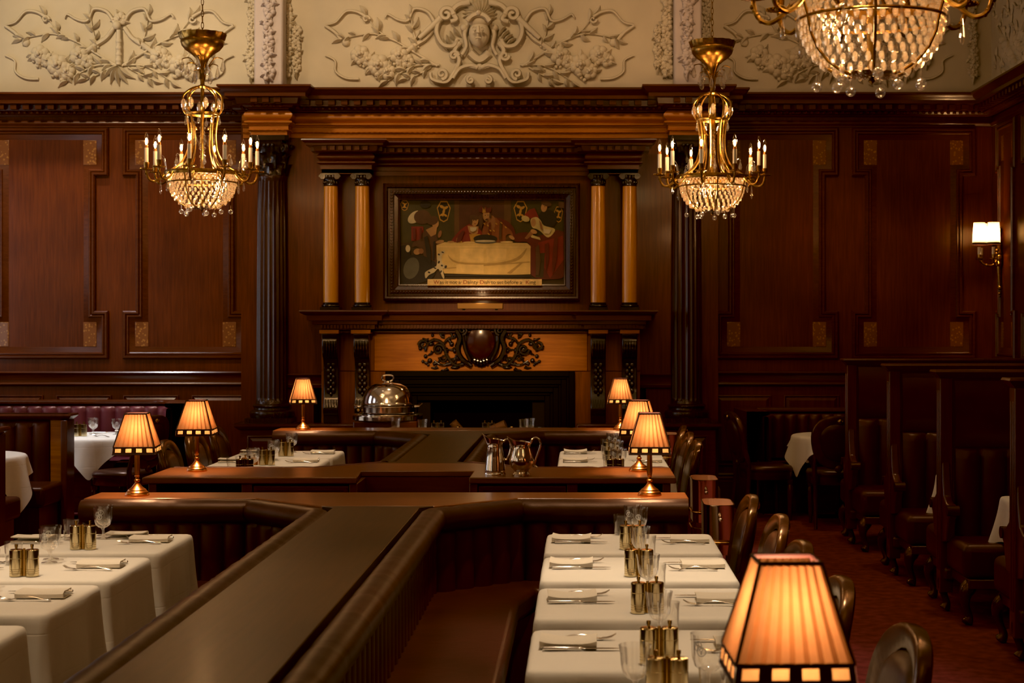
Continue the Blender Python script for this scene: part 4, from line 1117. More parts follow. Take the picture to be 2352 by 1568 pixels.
# ------------------------------------------------------------------ tables and cloths
ORD = ['rearmost','second','third','fourth','fifth']
def make_table(w, d, label, grp, round_=False):
    t = thing('dining_table', label, 'table', (0,0,0), 0, grp)
    if round_:
        MB().lathe([(0.001,.705),(w-.02,.705),(w-.01,.72),(w-.02,.732),(.001,.732)], 40).build('tabletop', M['boothwood'], t)
    else:
        MB().box(-w/2+.01,w/2-.01,-d/2+.01,d/2-.01,.705,.732).build('tabletop', M['boothwood'], t, bevel=.004)
    MB().lathe([(.035,.03),(.035,.70),(.09,.705)], 12).build('pedestal', M['black'], t)
    MB().box(-.24,.24,-.03,.03,0,.03).box(-.03,.03,-.24,.24,0,.03).build('foot', M['black'], t)
    return t
def cloth_mesh(w, d, drop, amp=.018, seed=0, round_=False, side=None, pull=1.0, short=0):
    rd = random.Random(seed); pts = []; nrm = []; cor = []
    r = .03
    if round_:
        n = 128
        for i in range(n):
            a = 2*pi*i/n; pts.append((w*cos(a), w*sin(a))); nrm.append((cos(a), sin(a)))
            q = side or w*1.9
            c_, s_ = abs(cos(a+.5)), abs(sin(a+.5)); ext = min(q*.72/max(c_, s_), q)-w
            cor.append(ext)
    else:
        for (sx, sy, a0) in ((1,1,0),(-1,1,pi/2),(-1,-1,pi),(1,-1,3*pi/2)):
            for k in range(7):
                a = a0+pi/2*k/6
                pts.append((sx*(w/2-r)+r*cos(a), sy*(d/2-r)+r*sin(a))); nrm.append((cos(a), sin(a))); cor.append(1-abs(k-3)/3.5)
            x0, y0 = pts[-1]
            # straight side up to the next corner
            nx = {(1,1):(-(w/2-r), d/2),(-1,1):(-w/2,-(d/2-r)),(-1,-1):(w/2-r,-d/2),(1,-1):(w/2,d/2-r)}[(sx,sy)]
            for k in range(1, 14):
                t = k/14; pts.append((x0+(nx[0]-x0)*t, y0+(nx[1]-y0)*t)); nrm.append((cos(a0+pi/2), sin(a0+pi/2))); cor.append(0)
    n = len(pts); ph = rd.random()*6
    m = MB(); zt = .738; rings = []
    rings.append([(x*.5, y*.5, zt) for x, y in pts]); rings.append([(x-nx*.02, y-ny*.02, zt) for (x,y),(nx,ny) in zip(pts,nrm)])
    rings.append([(x-nx*.004, y-ny*.004, zt-.004) for (x,y),(nx,ny) in zip(pts,nrm)])
    rings.append([(x+nx*.006, y+ny*.006, zt-.016) for (x,y),(nx,ny) in zip(pts,nrm)])
    K_ = 9
    for j in range(1, K_+1):
        t = j/K_; ring = []
        for i,((x,y),(nx,ny)) in enumerate(zip(pts,nrm)):
            if round_:
                dr = drop + max(0, cor[i]-((side or w*1.9)*.72-w))*1.0
                wv = amp*(t**1.1)*(sin(i*2*pi*9/n+ph)+.6*sin(i*2*pi*14/n+2*ph))
                o = .008+.03*t+wv*1.6; z = zt-.016-dr*t
            else:
                wv = amp*t*(sin(i*2*pi*7/n+ph)+.7*sin(i*2*pi*11/n+2.1*ph)+.4*sin(i*2*pi*19/n))*(1-cor[i])
                o = .006+.022*t+wv + cor[i]*pull*(.03*t+.085*sin(pi*min(1,t*.62)))*t
                near = min((abs(i-kk) for kk in [3+20*q for q in range(4)]+[83]), default=9)
                if 3 < near < 8: o -= .025*t
                z = zt-.016-(drop+cor[i]*.16)*t*(1 if not short or nx*short < .3 else .5+.5*(1-nx*short)*.7)
            ring.append((x+nx*o, y+ny*o, z))
        rings.append(ring)
    m.rings(rings); m.add(rings[0], [tuple(range(n))])
    return m
def cloth(name_lab, grp, loc, rz=0, **kw):
    o = cloth_mesh(**kw).build('tablecloth', M['cloth'], ang=80)
    o.location = loc; o.rotation_euler = (0,0,rz)
    s = o.modifiers.new('sub','SUBSURF'); s.levels = 1; s.render_levels = 1
    return tag(o, name_lab, 'tablecloth', grp)

# ------------------------------------------------------------------ table ware (each modelled once, then copied)
def make_wine():
    t = thing('wine_glass', 'clear wine glass with a round etched emblem', 'glass')
    MB().lathe([(.011,.050),(.020,.053),(.033,.064),(.039,.082),(.0405,.100),(.041,.120),(.0435,.142)], 28).build('bowl', M['glass'], t)
    MB().lathe([(.033,.0),(.032,.003),(.010,.006),(.0045,.012),(.004,.035),(.006,.044),(.012,.051)], 24).build('stem', M['glass'], t)
    e = MB(); 
    for a0 in (-pi/2-.5, pi/2+.6):
        def P(u, v, k=1.018): return (.0408*k*cos(a0+u/.0408), .0408*k*sin(a0+u/.0408), .104+v)
        e.tube([P(.011*cos(q), .011*sin(q)) for q in [2*pi*i/20 for i in range(20)]], .0012, 5, closed=True)
        e.tube([P(0,-.007), P(0,.002)], .0016, 5); e.tube([P(.0035*cos(q), .0045+.0035*sin(q)) for q in [2*pi*i/10 for i in range(10)]], .0011, 5, closed=True)
    e.build('etched_emblem', M['etch'], t)
    return t
def make_tumbler():
    t = thing('water_tumbler', 'plain clear water tumbler', 'glass')
    MB().lathe([(.0,.010),(.030,.009),(.0315,.012),(.034,.050),(.037,.094)], 28).build('body', M['glass'], t)
    MB().lathe([(.0,.0),(.030,.0),(.0315,.004),(.0312,.011),(.0,.009)], 28).build('base', M['glass'], t)
    return t
def make_ribbed():
    t = thing('ribbed_goblet', 'ribbed clear goblet', 'glass')
    MB().lathe([(.010,.048),(.022,.054),(.034,.072),(.0375,.095),(.0385,.115),(.043,.142)], 72, rfun=lambda r,z,a: r*(1+.035*cos(12*a))).build('bowl', M['glass'], t)
    MB().lathe([(.033,.0),(.032,.003),(.010,.006),(.005,.012),(.0045,.034),(.007,.043),(.011,.049)], 24).build('stem', M['glass'], t)
    return t
def make_mills(low=False, clear=False):
    t = thing('salt_and_pepper_mills', 'paired metal salt and pepper mills', 'mills')
    h = .05 if low else .105
    mm = M['glass'] if clear else (M['copper'] if low else M['mill'])
    for x in (-.031, .031):
        b = MB().lathe([(.0,.0),(.025,.0),(.0262,.002),(.0262,.012),(.0255,.013),(.0262,.014),(.0262,.020),(.0255,.021),(.0262,.022),(.0262,.028),(.0255,.029),(.0262,.030),(.0262,h*.66),(.0255,h*.66+.001),(.0262,h*.66+.002),(.0262,h-.003),(.024,h),(.0,h+.001)], 28, (x,0,0)).build('mill_body', mm, t, ang=14)
        MB().lathe([(.005,h),(.005,h+.010),(.0065,h+.011),(.0065,h+.020),(.0,h+.021)], 14, (x,0,0)).build('knob', M['goldbrass'], b)
    MB().lathe([(.0,.0),(.005,.0),(.005,h+.004),(.0,h+.005)], 10).build('centre_rod', M['goldbrass'], t)
    return t
def make_knife():
    m = MB()
    secs = []
    for x, w, h in ((-.121,.003,.003),(-.119,.008,.006),(-.09,.0085,.007),(-.05,.0075,.006),(-.012,.006,.005),(-.005,.0075,.006),(0,.005,.003),(.01,.009,.0011),(.06,.0095,.0010),(.095,.008,.0009),(.112,.004,.0007),(.118,.0008,.0005)):
        secs.append([(x, w*cos(q)+(.002 if x > 0 else 0), .0065+h*sin(q)) for q in [2*pi*i/10 for i in range(10)]])
    m.rings(secs, cap0=True, cap1=True)
    return tag(m.build('table_knife', M['steel'], ang=50), 'silver table knife', 'knife')
def make_fork():
    m = MB(); secs = []
    for x, w, h, z in ((-.100,.006,.0022,.0045),(-.092,.0095,.003,.005),(-.07,.007,.0028,.008),(-.04,.0045,.0024,.014),(-.01,.0035,.0022,.017),(.02,.0035,.0022,.012),(.035,.0055,.0018,.007),(.048,.0115,.0015,.0045),(.058,.0125,.0014,.005)):
        secs.append([(x, w*cos(q), z+h*sin(q)) for q in [2*pi*i/8 for i in range(8)]])
    m.rings(secs, cap0=True, cap1=True)
    for k in range(4):
        y = -.0105+.007*k
        m.tube([(.054,y,.005),(.07,y,.0065),(.085,y,.011),(.099,y*.92,.020)], [.0022,.0020,.0017,.0006], 6)
    return tag(m.build('table_fork', M['steel'], ang=50), 'silver dinner fork', 'fork')
def make_napkin(curl=.012):
    m = MB(); L = .175
    def prof(c):
        return [(-.048,.002),(.045,.002),(.052,.006),(.052,.014),(.045,.018),(-.04,.0175+c),(-.041,.0225+c),(.047,.024),(.059,.016),(.059,.003),(.047,-.001),(-.048,-.001)]
    secs = []
    for i in range(13):
        t = i/12; e = abs(t-.5)*2
        secs.append([(-L/2+L*t, y*(1+.02*sin(9*t)), max(.0005, z+curl*e**3*(.9 if z > .01 else .1))) for y, z in prof(curl*.25*e)])
    m.rings(secs, cap0=True, cap1=True)
    return tag(m.build('napkin', M['napkin'], ang=50, bevel=.0), 'folded cream napkin', 'napkin')
S_wine, S_tumb, S_rib, S_mill = Stock(make_wine()), Stock(make_tumbler()), Stock(make_ribbed()), Stock(make_mills())
S_low, S_clear = Stock(make_mills(True)), Stock(make_mills(False, True))
S_knife, S_fork = Stock(make_knife()), Stock(make_fork())
S_nap, S_nap2 = Stock(make_napkin(.003)), Stock(make_napkin(.010))
ZTT = .7395
DW, DD = .77, .644

def setting(X, Y, face, side_lab, where, curl=False, extra_fork=False):
    """face=+1: guest sits at -X side (bench), cutlery handles toward -X; the knife lies on the camera side of bench guests"""
    S = S_nap2 if curl else S_nap
    rz = 0 if face > 0 else pi
    j = lambda a: random.uniform(-a, a)
    S.put((X+j(.006), Y+j(.006), ZTT), rz+j(.05)+(pi if curl else 0), 'folded cream napkin at %s, %s' % (side_lab, where), 'napkins on the white tables')
    kn = (X+face*.04, Y-face*.075, ZTT); fk = (X+face*.04, Y+face*.100, ZTT)
    S_knife.put(kn, rz+j(.03), 'silver table knife at %s, %s' % (side_lab, where), 'silver knives on the white tables')
    S_fork.put((fk[0]+j(.01), fk[1]+j(.01), ZTT), rz+j(.06), 'silver dinner fork at %s, %s' % (side_lab, where), 'silver forks on the white tables')

rows = {
 'near right': dict(xc=.232, side=1, yb=[7.83,7.06,6.24,5.40,4.57], bench='bench side', grp='near right'),
 'near left': dict(xc=-2.215, side=-1, yb=[7.83,7.06,6.32,5.48], grp='near left'),
 'far right': dict(xc=.232, side=1, yb=[12.85,12.10,11.34], grp='far right'),
 'far left': dict(xc=-2.215, side=-1, yb=[12.85,12.10,11.34], grp='far left'),
}
TAB = Stock(make_table(DW, DD, 'dark square pedestal table', 'square tables under white cloths'))
for rn, rw in rows.items():
    xc = rw['xc']
    for i, yb in enumerate(rw['yb']):
        where = '%s table from the fireplace, %s row' % (ORD[i].replace('rearmost','first'), rn)
        yc = yb-DD/2
        TAB.put((xc, yc, 0), 0, 'dark pedestal table hidden under cloth, ' + where, 'square tables under white cloths')
        cloth('white linen cloth on the ' + where, 'white tablecloths on the table rows', (xc, yc, 0), 0, w=DW, d=DD, drop=.42, seed=i*7+len(rn), short=rw['side'], pull=.55)
        # settings: bench guest sits nearest the island
        sd = rw['side']
        bx = xc - sd*.265; chx = xc + sd*.27
        if i < 4:
            setting(bx, yc+.03, sd, 'bench side', where, curl=(sd > 0))
            setting(chx, yc+.02, -sd, 'chair side', where)
        if i < 4 or rn == 'near right':
            ym = yb-.555 if i < 4 else yb-.16
            mx = xc + (0 if sd > 0 else .03)
            S_mill.put((mx, ym, ZTT), random.uniform(-.1,.1), 'brushed metal salt and pepper mills on the ' + where, 'salt and pepper mills on the rows')
            gx = xc + (.005 if sd > 0 else -.02)
            if rn == 'near right' and i in (1,2,3):
                S_rib.put((gx+.015, yb-.13, ZTT), .2*i, 'ribbed clear goblet on the ' + where, 'ribbed goblets')
                S_tumb.put((gx+.05, yb-.045, ZTT), 0, 'plain water tumbler behind the goblet, ' + where, 'water tumblers')
            elif i < 3:
                S_wine.put((gx+.01, yb-.10, ZTT), 0, 'etched wine glass, further one, on the ' + where, 'etched wine glasses')
                S_wine.put((gx+.035, yb-.20, ZTT), .4, 'etched wine glass, closer one, on the ' + where, 'etched wine glasses')
                S_tumb.put((gx-.10 if sd < 0 else gx-.045, yb-.24 if sd < 0 else yb-.06, ZTT), 0, 'plain water tumbler on the ' + where, 'water tumblers')
# extra pieces seen on particular tables
Y5 = 4.57
S_wine.put((.232+.115, Y5-.10, ZTT), 0, 'large etched wine glass beside the closest lamp, fifth near table', 'etched wine glasses', 1.12)
S_tumb.put((.232+.115, Y5-.24, ZTT), 0, 'water tumbler beside the closest lamp, fifth near table', 'water tumblers')
S_rib.put((.232-.085, Y5-.17, ZTT), 0, 'ribbed clear goblet beside the mills on the fifth near right table', 'ribbed goblets')
S_low.put((wx(570,11.5), 11.56, ZTT), .1, 'low copper salt and pepper pair on the second far left table', 'low salt pots')
# stacked napkins and spare forks on the rearmost near left table
S_nap.put((-2.10, 7.66, ZTT), 0, 'folded napkin stacked beside the mills, first near left table', 'napkins on the white tables')
S_fork.put((-1.99, 7.62, ZTT), pi+.5, 'spare silver fork behind the mills, first near left table', 'silver forks on the white tables')
# tables behind the cross bench, facing the fireplace
for k, (xc, lab) in enumerate(((-1.42,'left'),(-.48,'right'))):
    TAB.put((xc, 14.36, 0), 0, 'dark pedestal table by the fireplace, %s of two' % lab, 'square tables under white cloths')
    cloth('white linen cloth on the %s table in front of the fireplace' % lab, 'white tablecloths by the fireplace', (xc, 14.36, 0), 0, w=.8, d=.62, drop=.36, seed=40+k)
for px, Y, S, lab in ((908,14.25,S_rib,'ribbed goblet under the silver dome, before the fireplace'),(970,14.2,S_rib,'ribbed goblet right of the silver dome, before the fireplace'),(1203,14.2,S_rib,'first ribbed goblet at the right of the fire opening'),(1217,14.32,S_rib,'second ribbed goblet at the right of the fire opening'),
                      (1234,14.2,S_tumb,'small tumbler at the right of the fire opening'),(1005,14.22,S_clear,'clear salt and pepper mills left of the crossed logs'),(1122,14.22,S_clear,'clear salt and pepper mills right of the crossed logs'),(998,14.12,S_tumb,'small tumbler in front of the clear mills by the fireplace')):
    S.put((wx(px,Y), Y, ZTT+(.02 if S is S_rib else .025 if S is S_clear else 0)), 0, lab, None)

# round tables at the far left and far right
RT = Stock(make_table(.43, .43, 'round pedestal table', 'round tables under white cloths', True))
RT.put((-4.27, 14.58, 0), 0, 'round pedestal table by the curved plum booth', 'round tables under white cloths')
cloth('white cloth with pointed corners on the round table by the plum booth', None, (-4.27,14.58,0), -.10, w=.50, d=0, drop=.07, round_=True, side=.96, seed=3)
RT.put((-4.68, 12.42, 0), 0, 'round pedestal table between the two side benches', 'round tables under white cloths')
cloth('white cloth on the table at the left edge between side benches', None, (-4.68,12.42,0), -.55, w=.50, d=0, drop=.13, round_=True, side=1.05, seed=5)
RT.put((2.33, 14.66, 0), 0, 'round pedestal table by the dark bench at the right end', 'round tables under white cloths')
cloth('white cloth with pointed corners behind the dark chair at the right end', None, (2.33,14.66,0), -1.45, w=.45, d=0, drop=.10, round_=True, side=.90, seed=9)
ba = 'on the round booth table'
for x, y, S, lab in ((-4.36,14.80,S_wine,'etched wine glass at the back of the round booth table'),(-4.31,14.66,S_wine,'etched wine glass in the middle of the round booth table'),(-4.10,14.64,S_wine,'etched wine glass standing alone on the round booth table'),
                     (-4.52,14.62,S_wine,'etched wine glass beside the side bench post on the round table'),(-3.92,14.70,S_wine,'etched wine glass behind the front left lamp on the round table'),(-4.47,14.46,S_tumb,'short tumbler on the round booth table'),(-4.40,14.5,S_tumb,'taller tumbler on the round booth table'),(-3.95,14.55,S_tumb,'tumbler behind the front left lamp on the round table')):
    S.put((x, y, ZTT), random.random(), lab, None)
S_mill.put((-4.36,14.44,ZTT), 0, 'metal salt and pepper mills on the round booth table', 'salt and pepper mills on the rows')
S_fork.put((-4.15,14.34,ZTT), 2.6, 'silver fork at the front edge of the round booth table', 'silver forks on the white tables')
S_knife.put((-4.24,14.84,ZTT), .2, 'silver knife at the back edge of the round booth table', 'silver knives on the white tables')
S_nap.put((-4.08,14.84,ZTT), .2, 'folded cream napkin on the round booth table', 'napkins on the white tables')

# ------------------------------------------------------------------ chairs
def make_chair():
    t = thing('dining_chair', 'polished dark balloon-back chair with leather pad', 'chair')
    # faces +Y; back at y=-.22, leaning
    def bk(u, v, w): return (u, -.20-.11*(v-.46)/.5*.9 - w - .02*((u/.23)**2)*-1, v)
    def outline(s, n=40):
        out = []
        for i in range(n):
            a = 2*pi*i/n; ex = .82
            u = abs(cos(a))**ex*(1 if cos(a) >= 0 else -1); v = abs(sin(a))**ex*(1 if sin(a) >= 0 else -1)
            wd = .228*s*(1+.10*v)
            out.append((u*wd, .725+v*.225*s))
        return out
    f = MB(); o1, i1 = outline(1), [(u, v+ (.012*cos(u*22) if v > .74 else 0)) for u, v in outline(.70)]
    R_ = []
    for pts, w in ((o1,.0),(outline(1.015),.010),(outline(1.0),.034),(outline(.96),.04),(i1,.036),(i1,.004),(outline(.96),-.006)):
        R_.append([bk(u, v, w) for u, v in pts])
    R_.append(R_[0]); f.rings(R_)
    fo = f.build('back_frame', M['chairwood'], t, ang=50)
    p = MB(); P1 = []
    for s, w in ((.72,.012),(.66,-.006),(.5,-.016),(.25,-.020)): P1.append([bk(u, v, w) for u, v in outline(s)])
    p.rings(P1, cap1=True)
    P2 = []
    for s, w in ((.72,.028),(.66,.044),(.5,.052),(.25,.056)): P2.append([bk(u, v, w) for u, v in reversed(outline(s))])
    p.rings(P2, cap1=True)
    p.build('back_pad', M['brownlea'], t, ang=60)
    b = bk(0, .905, .046); 
    m = MB(); m.ball(b, (.020,.012,.020), 12, 8)
    for k in range(7):
        a = pi*k/6; m.ball((b[0]+.020*cos(a), b[1]-.002, b[2]+.004-.014*sin(a)), .006, 6, 4)
    m.build('brass_shell', M['goldbrass'], t)
    b2 = bk(0, .505, .03); MB().ball(b2, (.035,.022,.035), 14, 8).build('medallion', M['chairwood'], t)
    st = MB(); n = 24
    def se(a, k, z): 
        u = abs(cos(a))**.6*(1 if cos(a) >= 0 else -1); v = abs(sin(a))**.6*(1 if sin(a) >= 0 else -1)
        return (u*.225*k*(1+.06*v), v*.215*k+.02, z)
    st.rings([[se(2*pi*i/n, k, z) for i in range(n)] for k, z in ((.97,.425),(1.0,.44),(1.0,.455),(.95,.475),(.8,.485),(.4,.49))], cap0=True, cap1=True)
    st.build('seat', M['brownlea'], t, ang=60)
    MB().rings([[se(2*pi*i/n, k, z) for i in range(n)] for k, z in ((.96,.36),(.985,.365),(.985,.425),(.96,.427))], cap0=True, cap1=True).build('seat_rail', M['chairwood'], t, ang=50)
    for sx in (-1,1):
        MB().tube([bk(sx*.19,.66,.018), (sx*.195,-.20,.50), (sx*.19,-.195,.40), (sx*.19,-.21,.2), (sx*.195,-.27,.0)], [.020,.021,.021,.018,.015], 8).build('leg', M['chairwood'], t)
        MB().lathe([(.0,.0),(.012,.0),(.016,.03),(.013,.045),(.020,.07),(.024,.2),(.026,.30),(.020,.315),(.028,.33),(.028,.36)], 14, (sx*.175,.185,0)).build('leg', M['chairwood'], t)
    return t
CH = Stock(make_chair())
for rn in ('near right','far right','far left'):
    rw = rows[rn]; sd = rw['side']
    for i, yb in enumerate(rw['yb']):
        CH.put((rw['xc']+sd*((.243,.283,.263,.270,.323)[i] if rn == 'near right' else .245), yb-DD/2+.02, 0), (pi/2 if sd > 0 else -pi/2)+random.uniform(-.06,.06), 'polished balloon-back chair at the %s table from the fireplace, %s row' % (ORD[i].replace('rearmost','first'), rn), 'chairs at the table rows')
for k, yb in enumerate((7.83,7.06,6.32)):
    pass
CH.put((-3.86,14.05,0), 1.15, 'dark chair seen side-on at the round plum booth table', 'chairs at the round tables')
CH.put((2.17,14.12,0), 0, 'dark chair showing its back with brass shell at the right end', 'chairs at the round tables')
CH.put((1.62,14.6,0), -1.35, 'dark chair seen edge-on beside the dark bench at the right end', 'chairs at the round tables')
# ------------------------------------------------------------------ table lamps
def make_lamp():
    t = thing('table_lamp', 'copper table lamp with pleated shade', 'lamp')
    MB().lathe([(.0,.0),(.059,.0),(.060,.006),(.056,.012),(.054,.018),(.047,.024),(.044,.030),(.040,.033),(.030,.040),(.018,.053),(.012,.062),(.011,.068),(.015,.073),(.015,.078),(.010,.082),(.009,.092),(.013,.096),(.010,.102)], 40).build('base', M['copper'], t, ang=13)
    MB().lathe([(.010,.100),(.0125,.112),(.0135,.125),(.011,.25),(.010,.285)], 48, rfun=lambda r,z,a: r*(1+.06*cos(8*a))).build('stem', M['copper'], t)
    MB().lathe([(.0,.28),(.011,.28),(.011,.300),(.0,.300)], 12).build('lamp_holder', M['ivory'], t)
    MB().ball((0,0,.318), (.013,.013,.020), 10, 8).build('bulb', emit('lamp_bulb', (1,.62,.28), 8), t)
    zb, z1, zt = .212, .247, .410
    hb, h1, ht = .104, .100, .053
    sh = MB()
    for k in range(4):
        a = k*pi/2; Mx = RZ(a); n = 8
        m = MB()
        for i in range(n):
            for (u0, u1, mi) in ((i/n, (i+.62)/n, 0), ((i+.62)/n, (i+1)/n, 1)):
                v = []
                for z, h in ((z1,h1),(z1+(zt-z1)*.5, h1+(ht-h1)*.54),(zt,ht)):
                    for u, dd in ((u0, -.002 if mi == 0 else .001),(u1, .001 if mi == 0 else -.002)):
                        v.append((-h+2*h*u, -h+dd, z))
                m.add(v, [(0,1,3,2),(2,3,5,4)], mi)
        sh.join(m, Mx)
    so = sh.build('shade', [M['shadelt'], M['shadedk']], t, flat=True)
    bd = MB()
    for k in range(4):
        m = MB(); n = 4
        cells = []
        for i in range(n):
            cells += [((i+.0)/n, (i+.22)/n, 1), ((i+.22)/n, (i+.78)/n, 0), ((i+.78)/n, (i+1)/n, 1)]
        for u0, u1, mi in cells:
            for z0, z2, f in ((zb,zb+.010,1),(zb+.010,z1-.006,mi),(z1-.006,z1+.001,1)):
                ha = hb+(h1-hb)*(z0-zb)/(z1-zb); hc = hb+(h1-hb)*(z2-zb)/(z1-zb)
                m.add([(-ha+2*ha*u0,-ha-.001,z0),(-ha+2*ha*u1,-ha-.001,z0),(-hc+2*hc*u1,-hc-.001,z2),(-hc+2*hc*u0,-hc-.001,z2)], [(0,1,2,3)], f)
        bd.join(m, RZ(k*pi/2))
    bd.build('shade_band', [M['shadewin'], M['shadetrim']], so, flat=True)
    tr = MB()
    for z, h, r in ((zt,ht,.0045),(z1,h1,.0028),(zb,hb,.0030)):
        tr.tube([(-h,-h,z),(h,-h,z),(h,h,z),(-h,h,z)], r, 6, closed=True)
    for sx, sy in ((-1,-1),(1,-1),(1,1),(-1,1)):
        tr.tube([(sx*h1,sy*h1,z1),(sx*ht,sy*ht,zt)], .0034, 6)
    tr.build('shade_trim', M['shadetrim'], so)
    MB().tube([(-ht,0,zt-.012),(0,0,zt-.03),(ht,0,zt-.012)], .0015, 5).build('shade_spider', M['brass'], t)
    return t
LP = Stock(make_lamp()); LAMPS = []
for x, y, z, rz, sc_, lab in (
    (wx(1806,3.04), 3.04, ZW, .03, 1.055, 'large close copper table lamp with glowing pleated shade at the bottom right'),
    (wx(315,8.28), 8.28, ZW, .10, None, 'copper table lamp at the left end of the near cross bench'),
    (wx(1492,8.28), 8.28, ZW, -.02, None, 'copper table lamp at the right end of the near cross bench'),
    (wx(452,9.62), 9.62, ZW, .06, None, 'copper table lamp at the left end of the service counter'),
    (wx(1468,9.62), 9.62, ZW, -.16, None, 'copper table lamp at the right end of the service counter, half hidden'),
    (wx(696,13.30), 13.30, ZW, .22, None, 'small distant copper lamp left of the fireplace on the cross bench'),
    (wx(1425,13.30), 13.30, ZW, .0, None, 'small distant copper lamp right of the fireplace on the cross bench')):
    LP.put((x, y, z), rz, lab, 'copper table lamps with pleated shades', sc_)
    LAMPS.append((x, y, z, sc_ or 1))

# ------------------------------------------------------------------ wine coolers on stands
def make_cooler():
    t = thing('wine_cooler', 'tall polished wine cooler trough on stand', 'wine cooler')
    w, d, c_ = .074, .165, .045
    def ol(k, kd=None):
        kd = k if kd is None else kd; out = []
        for (sx, sy, a0) in ((1,1,0),(-1,1,pi/2),(-1,-1,pi),(1,-1,3*pi/2)):
            for q in range(5):
                a = a0+pi/2*q/4
                out.append((sx*(w-c_)+c_*cos(a)*1.0, sy*(d-c_*1.6)+c_*1.6*sin(a)))
        return [(x*k, y*k) for x, y in out]
    z0, z1 = .60, .845
    rs = [[(x,y,z) for x, y in ol(k)] for k, z in ((.94,z0),(.96,z0+.004),(1.0,z1-.01),(1.03,z1-.004),(1.03,z1),(.985,z1),(.97,z0+.05))]
    MB().rings(rs, cap0=True).build('trough', M['coolm'], t, ang=40)
    rs = [[(x,y,z) for x, y in ol(k)] for k, z in ((.965,z1-.002),(.95,z0+.06))]
    MB().rings(rs, cap1=True).build('liner', plain('copper_liner', (.92,.60,.42), .42, .55), t, ang=40)
    for zz in (z0+.06, z0-.03):
        pts = [(x,y,zz) for x, y in ol(1.02)]
        MB().tube(pts, .004, 6, closed=True).build('ring', M['goldbrass'], t)
    b = MB().ball((0,-d-.014,.775), .012, 12, 8); b.lathe([(.005,-.012),(.004,.0),(.005,.012)], 8, (0,-d-.006,.775))
    b.build('knob', M['silver'], t)
    for sx, sy in ((-1,-1),(1,-1),(1,1),(-1,1)):
        MB().tube([(sx*w*.8,sy*d*.8,.66),(sx*w*.8,sy*d*.8,.3),(sx*w*.95,sy*d*.95,0)], .007, 8).build('leg', M['coolm'], t)
    MB().prism(ol(.9), .15, .165, 'Z').build('stand_shelf', M['coolm'], t)
    return t
WC = Stock(make_cooler())
for px, Y, lab in ((1648,8.22,'polished wine cooler closest to the white tables, at the end of the near cross bench'),(1617,9.50,'polished wine cooler beside the end of the service counter'),(1534,13.25,'small distant polished wine cooler behind the lamps, by the far cross bench')):
    WC.put((wx(px,Y), Y, 0), 0, lab, 'wine coolers at the bench ends')

# ------------------------------------------------------------------ silver jugs
def loop(pts, r, mb, mi=0): mb.tube(smooth(pts, 5), r, 8, mi)
j = thing('silver_jug', 'tall straight-sided silver jug on the service counter', 'jug', (wx(1137,9.40), 9.40, ZW))
def lip(r, z, a, z0, z1, k):
    t = max(0, min(1, (z-z0)/(z1-z0))); return r*(1+k*t*max(0, -cos(a))**6)
def jug_body(prof, spout, zs, zr, mat, parent, rise=.03):
    m = MB().lathe(prof, 40)
    nv = []
    for x, y, z in m.v:
        t = max(0, min(1, (z-zs)/(zr-zs))); a = atan2(y, x); k = max(0, -cos(a))**5
        nv.append((x*(1+spout*t*k), y*(1+spout*.3*t*k), z+rise*t*t*k-.010*t*max(0,cos(a))))
    m.v = nv
    return m.build('body', mat, parent, ang=50)
jug_body([(.0,.0),(.060,.0),(.061,.008),(.057,.014),(.059,.020),(.058,.028),(.050,.10),(.043,.155),(.044,.160),(.042,.165),(.043,.185),(.048,.205),(.046,.205),(.040,.180),(.039,.15),(.0,.02)], .55, .165, .205, M['silver'], j)
h = MB(); loop([(.042,0,.185),(.065,0,.200),(.085,0,.190),(.088,0,.150),(.078,0,.11),(.062,0,.085),(.050,0,.095)], .006, h); h.build('handle', M['silver'], j)
j2 = thing('silver_jug', 'round-bellied silver jug with looped handle on the service counter', 'jug', (wx(1198,9.36), 9.36, ZW))
jug_body([(.0,.0),(.052,.0),(.053,.008),(.046,.014),(.040,.022),(.044,.03),(.060,.045),(.070,.07),(.070,.09),(.062,.12),(.053,.15),(.050,.165),(.052,.185),(.054,.195),(.052,.195),(.047,.165),(.0,.03)], .55, .15, .195, M['silver'], j2, .025)
h = MB(); loop([(.050,0,.180),(.062,0,.205),(.085,0,.212),(.105,0,.195),(.105,0,.165),(.09,0,.12),(.078,0,.085),(.072,0,.06),(.088,0,.045)], .006, h); h.build('handle', M['silver'], j2)

# ------------------------------------------------------------------ domed carving trolley
tr = thing('carving_trolley', 'silver domed carving trolley before the fireplace', 'trolley', (wx(889,14.66)+0, 14.72, 0))
MB().lathe([(.0,1.0),(.226,1.0),(.232,1.006),(.226,1.012),(.222,1.03),(.215,1.07),(.195,1.12),(.165,1.16),(.115,1.185),(.05,1.196),(.0,1.198)], 56).build('dome', M['silver'], tr)
h = MB(); h.lathe([(.035,1.194),(.04,1.20),(.03,1.206),(.022,1.212)], 20)
loop([(-.018,0,1.208),(-.045,0,1.222),(-.05,0,1.245),(-.03,0,1.262),(.03,0,1.262),(.05,0,1.245),(.045,0,1.222),(.018,0,1.208)], .008, h)
h.build('dome_handle', M['silver'], tr)
MB().lathe([(.0,.925),(.235,.925),(.25,.93),(.24,.938),(.24,.985),(.25,.992),(.25,.998),(.0,.999)], 56).build('dish_band', M['silver'], tr)
for sx in (-1,1):
    h = MB(); loop([(sx*.24,-.05,.985),(sx*.28,-.04,.99),(sx*.305,0,1.008),(sx*.28,.04,.99),(sx*.24,.05,.985)], .007, h); h.build('carry_handle', M['silver'], tr)
MB().lathe([(.0,.868),(.30,.868),(.31,.872),(.31,.905),(.30,.912),(.315,.916),(.30,.922),(.0,.924)], 64).build('tray', M['silver'], tr)
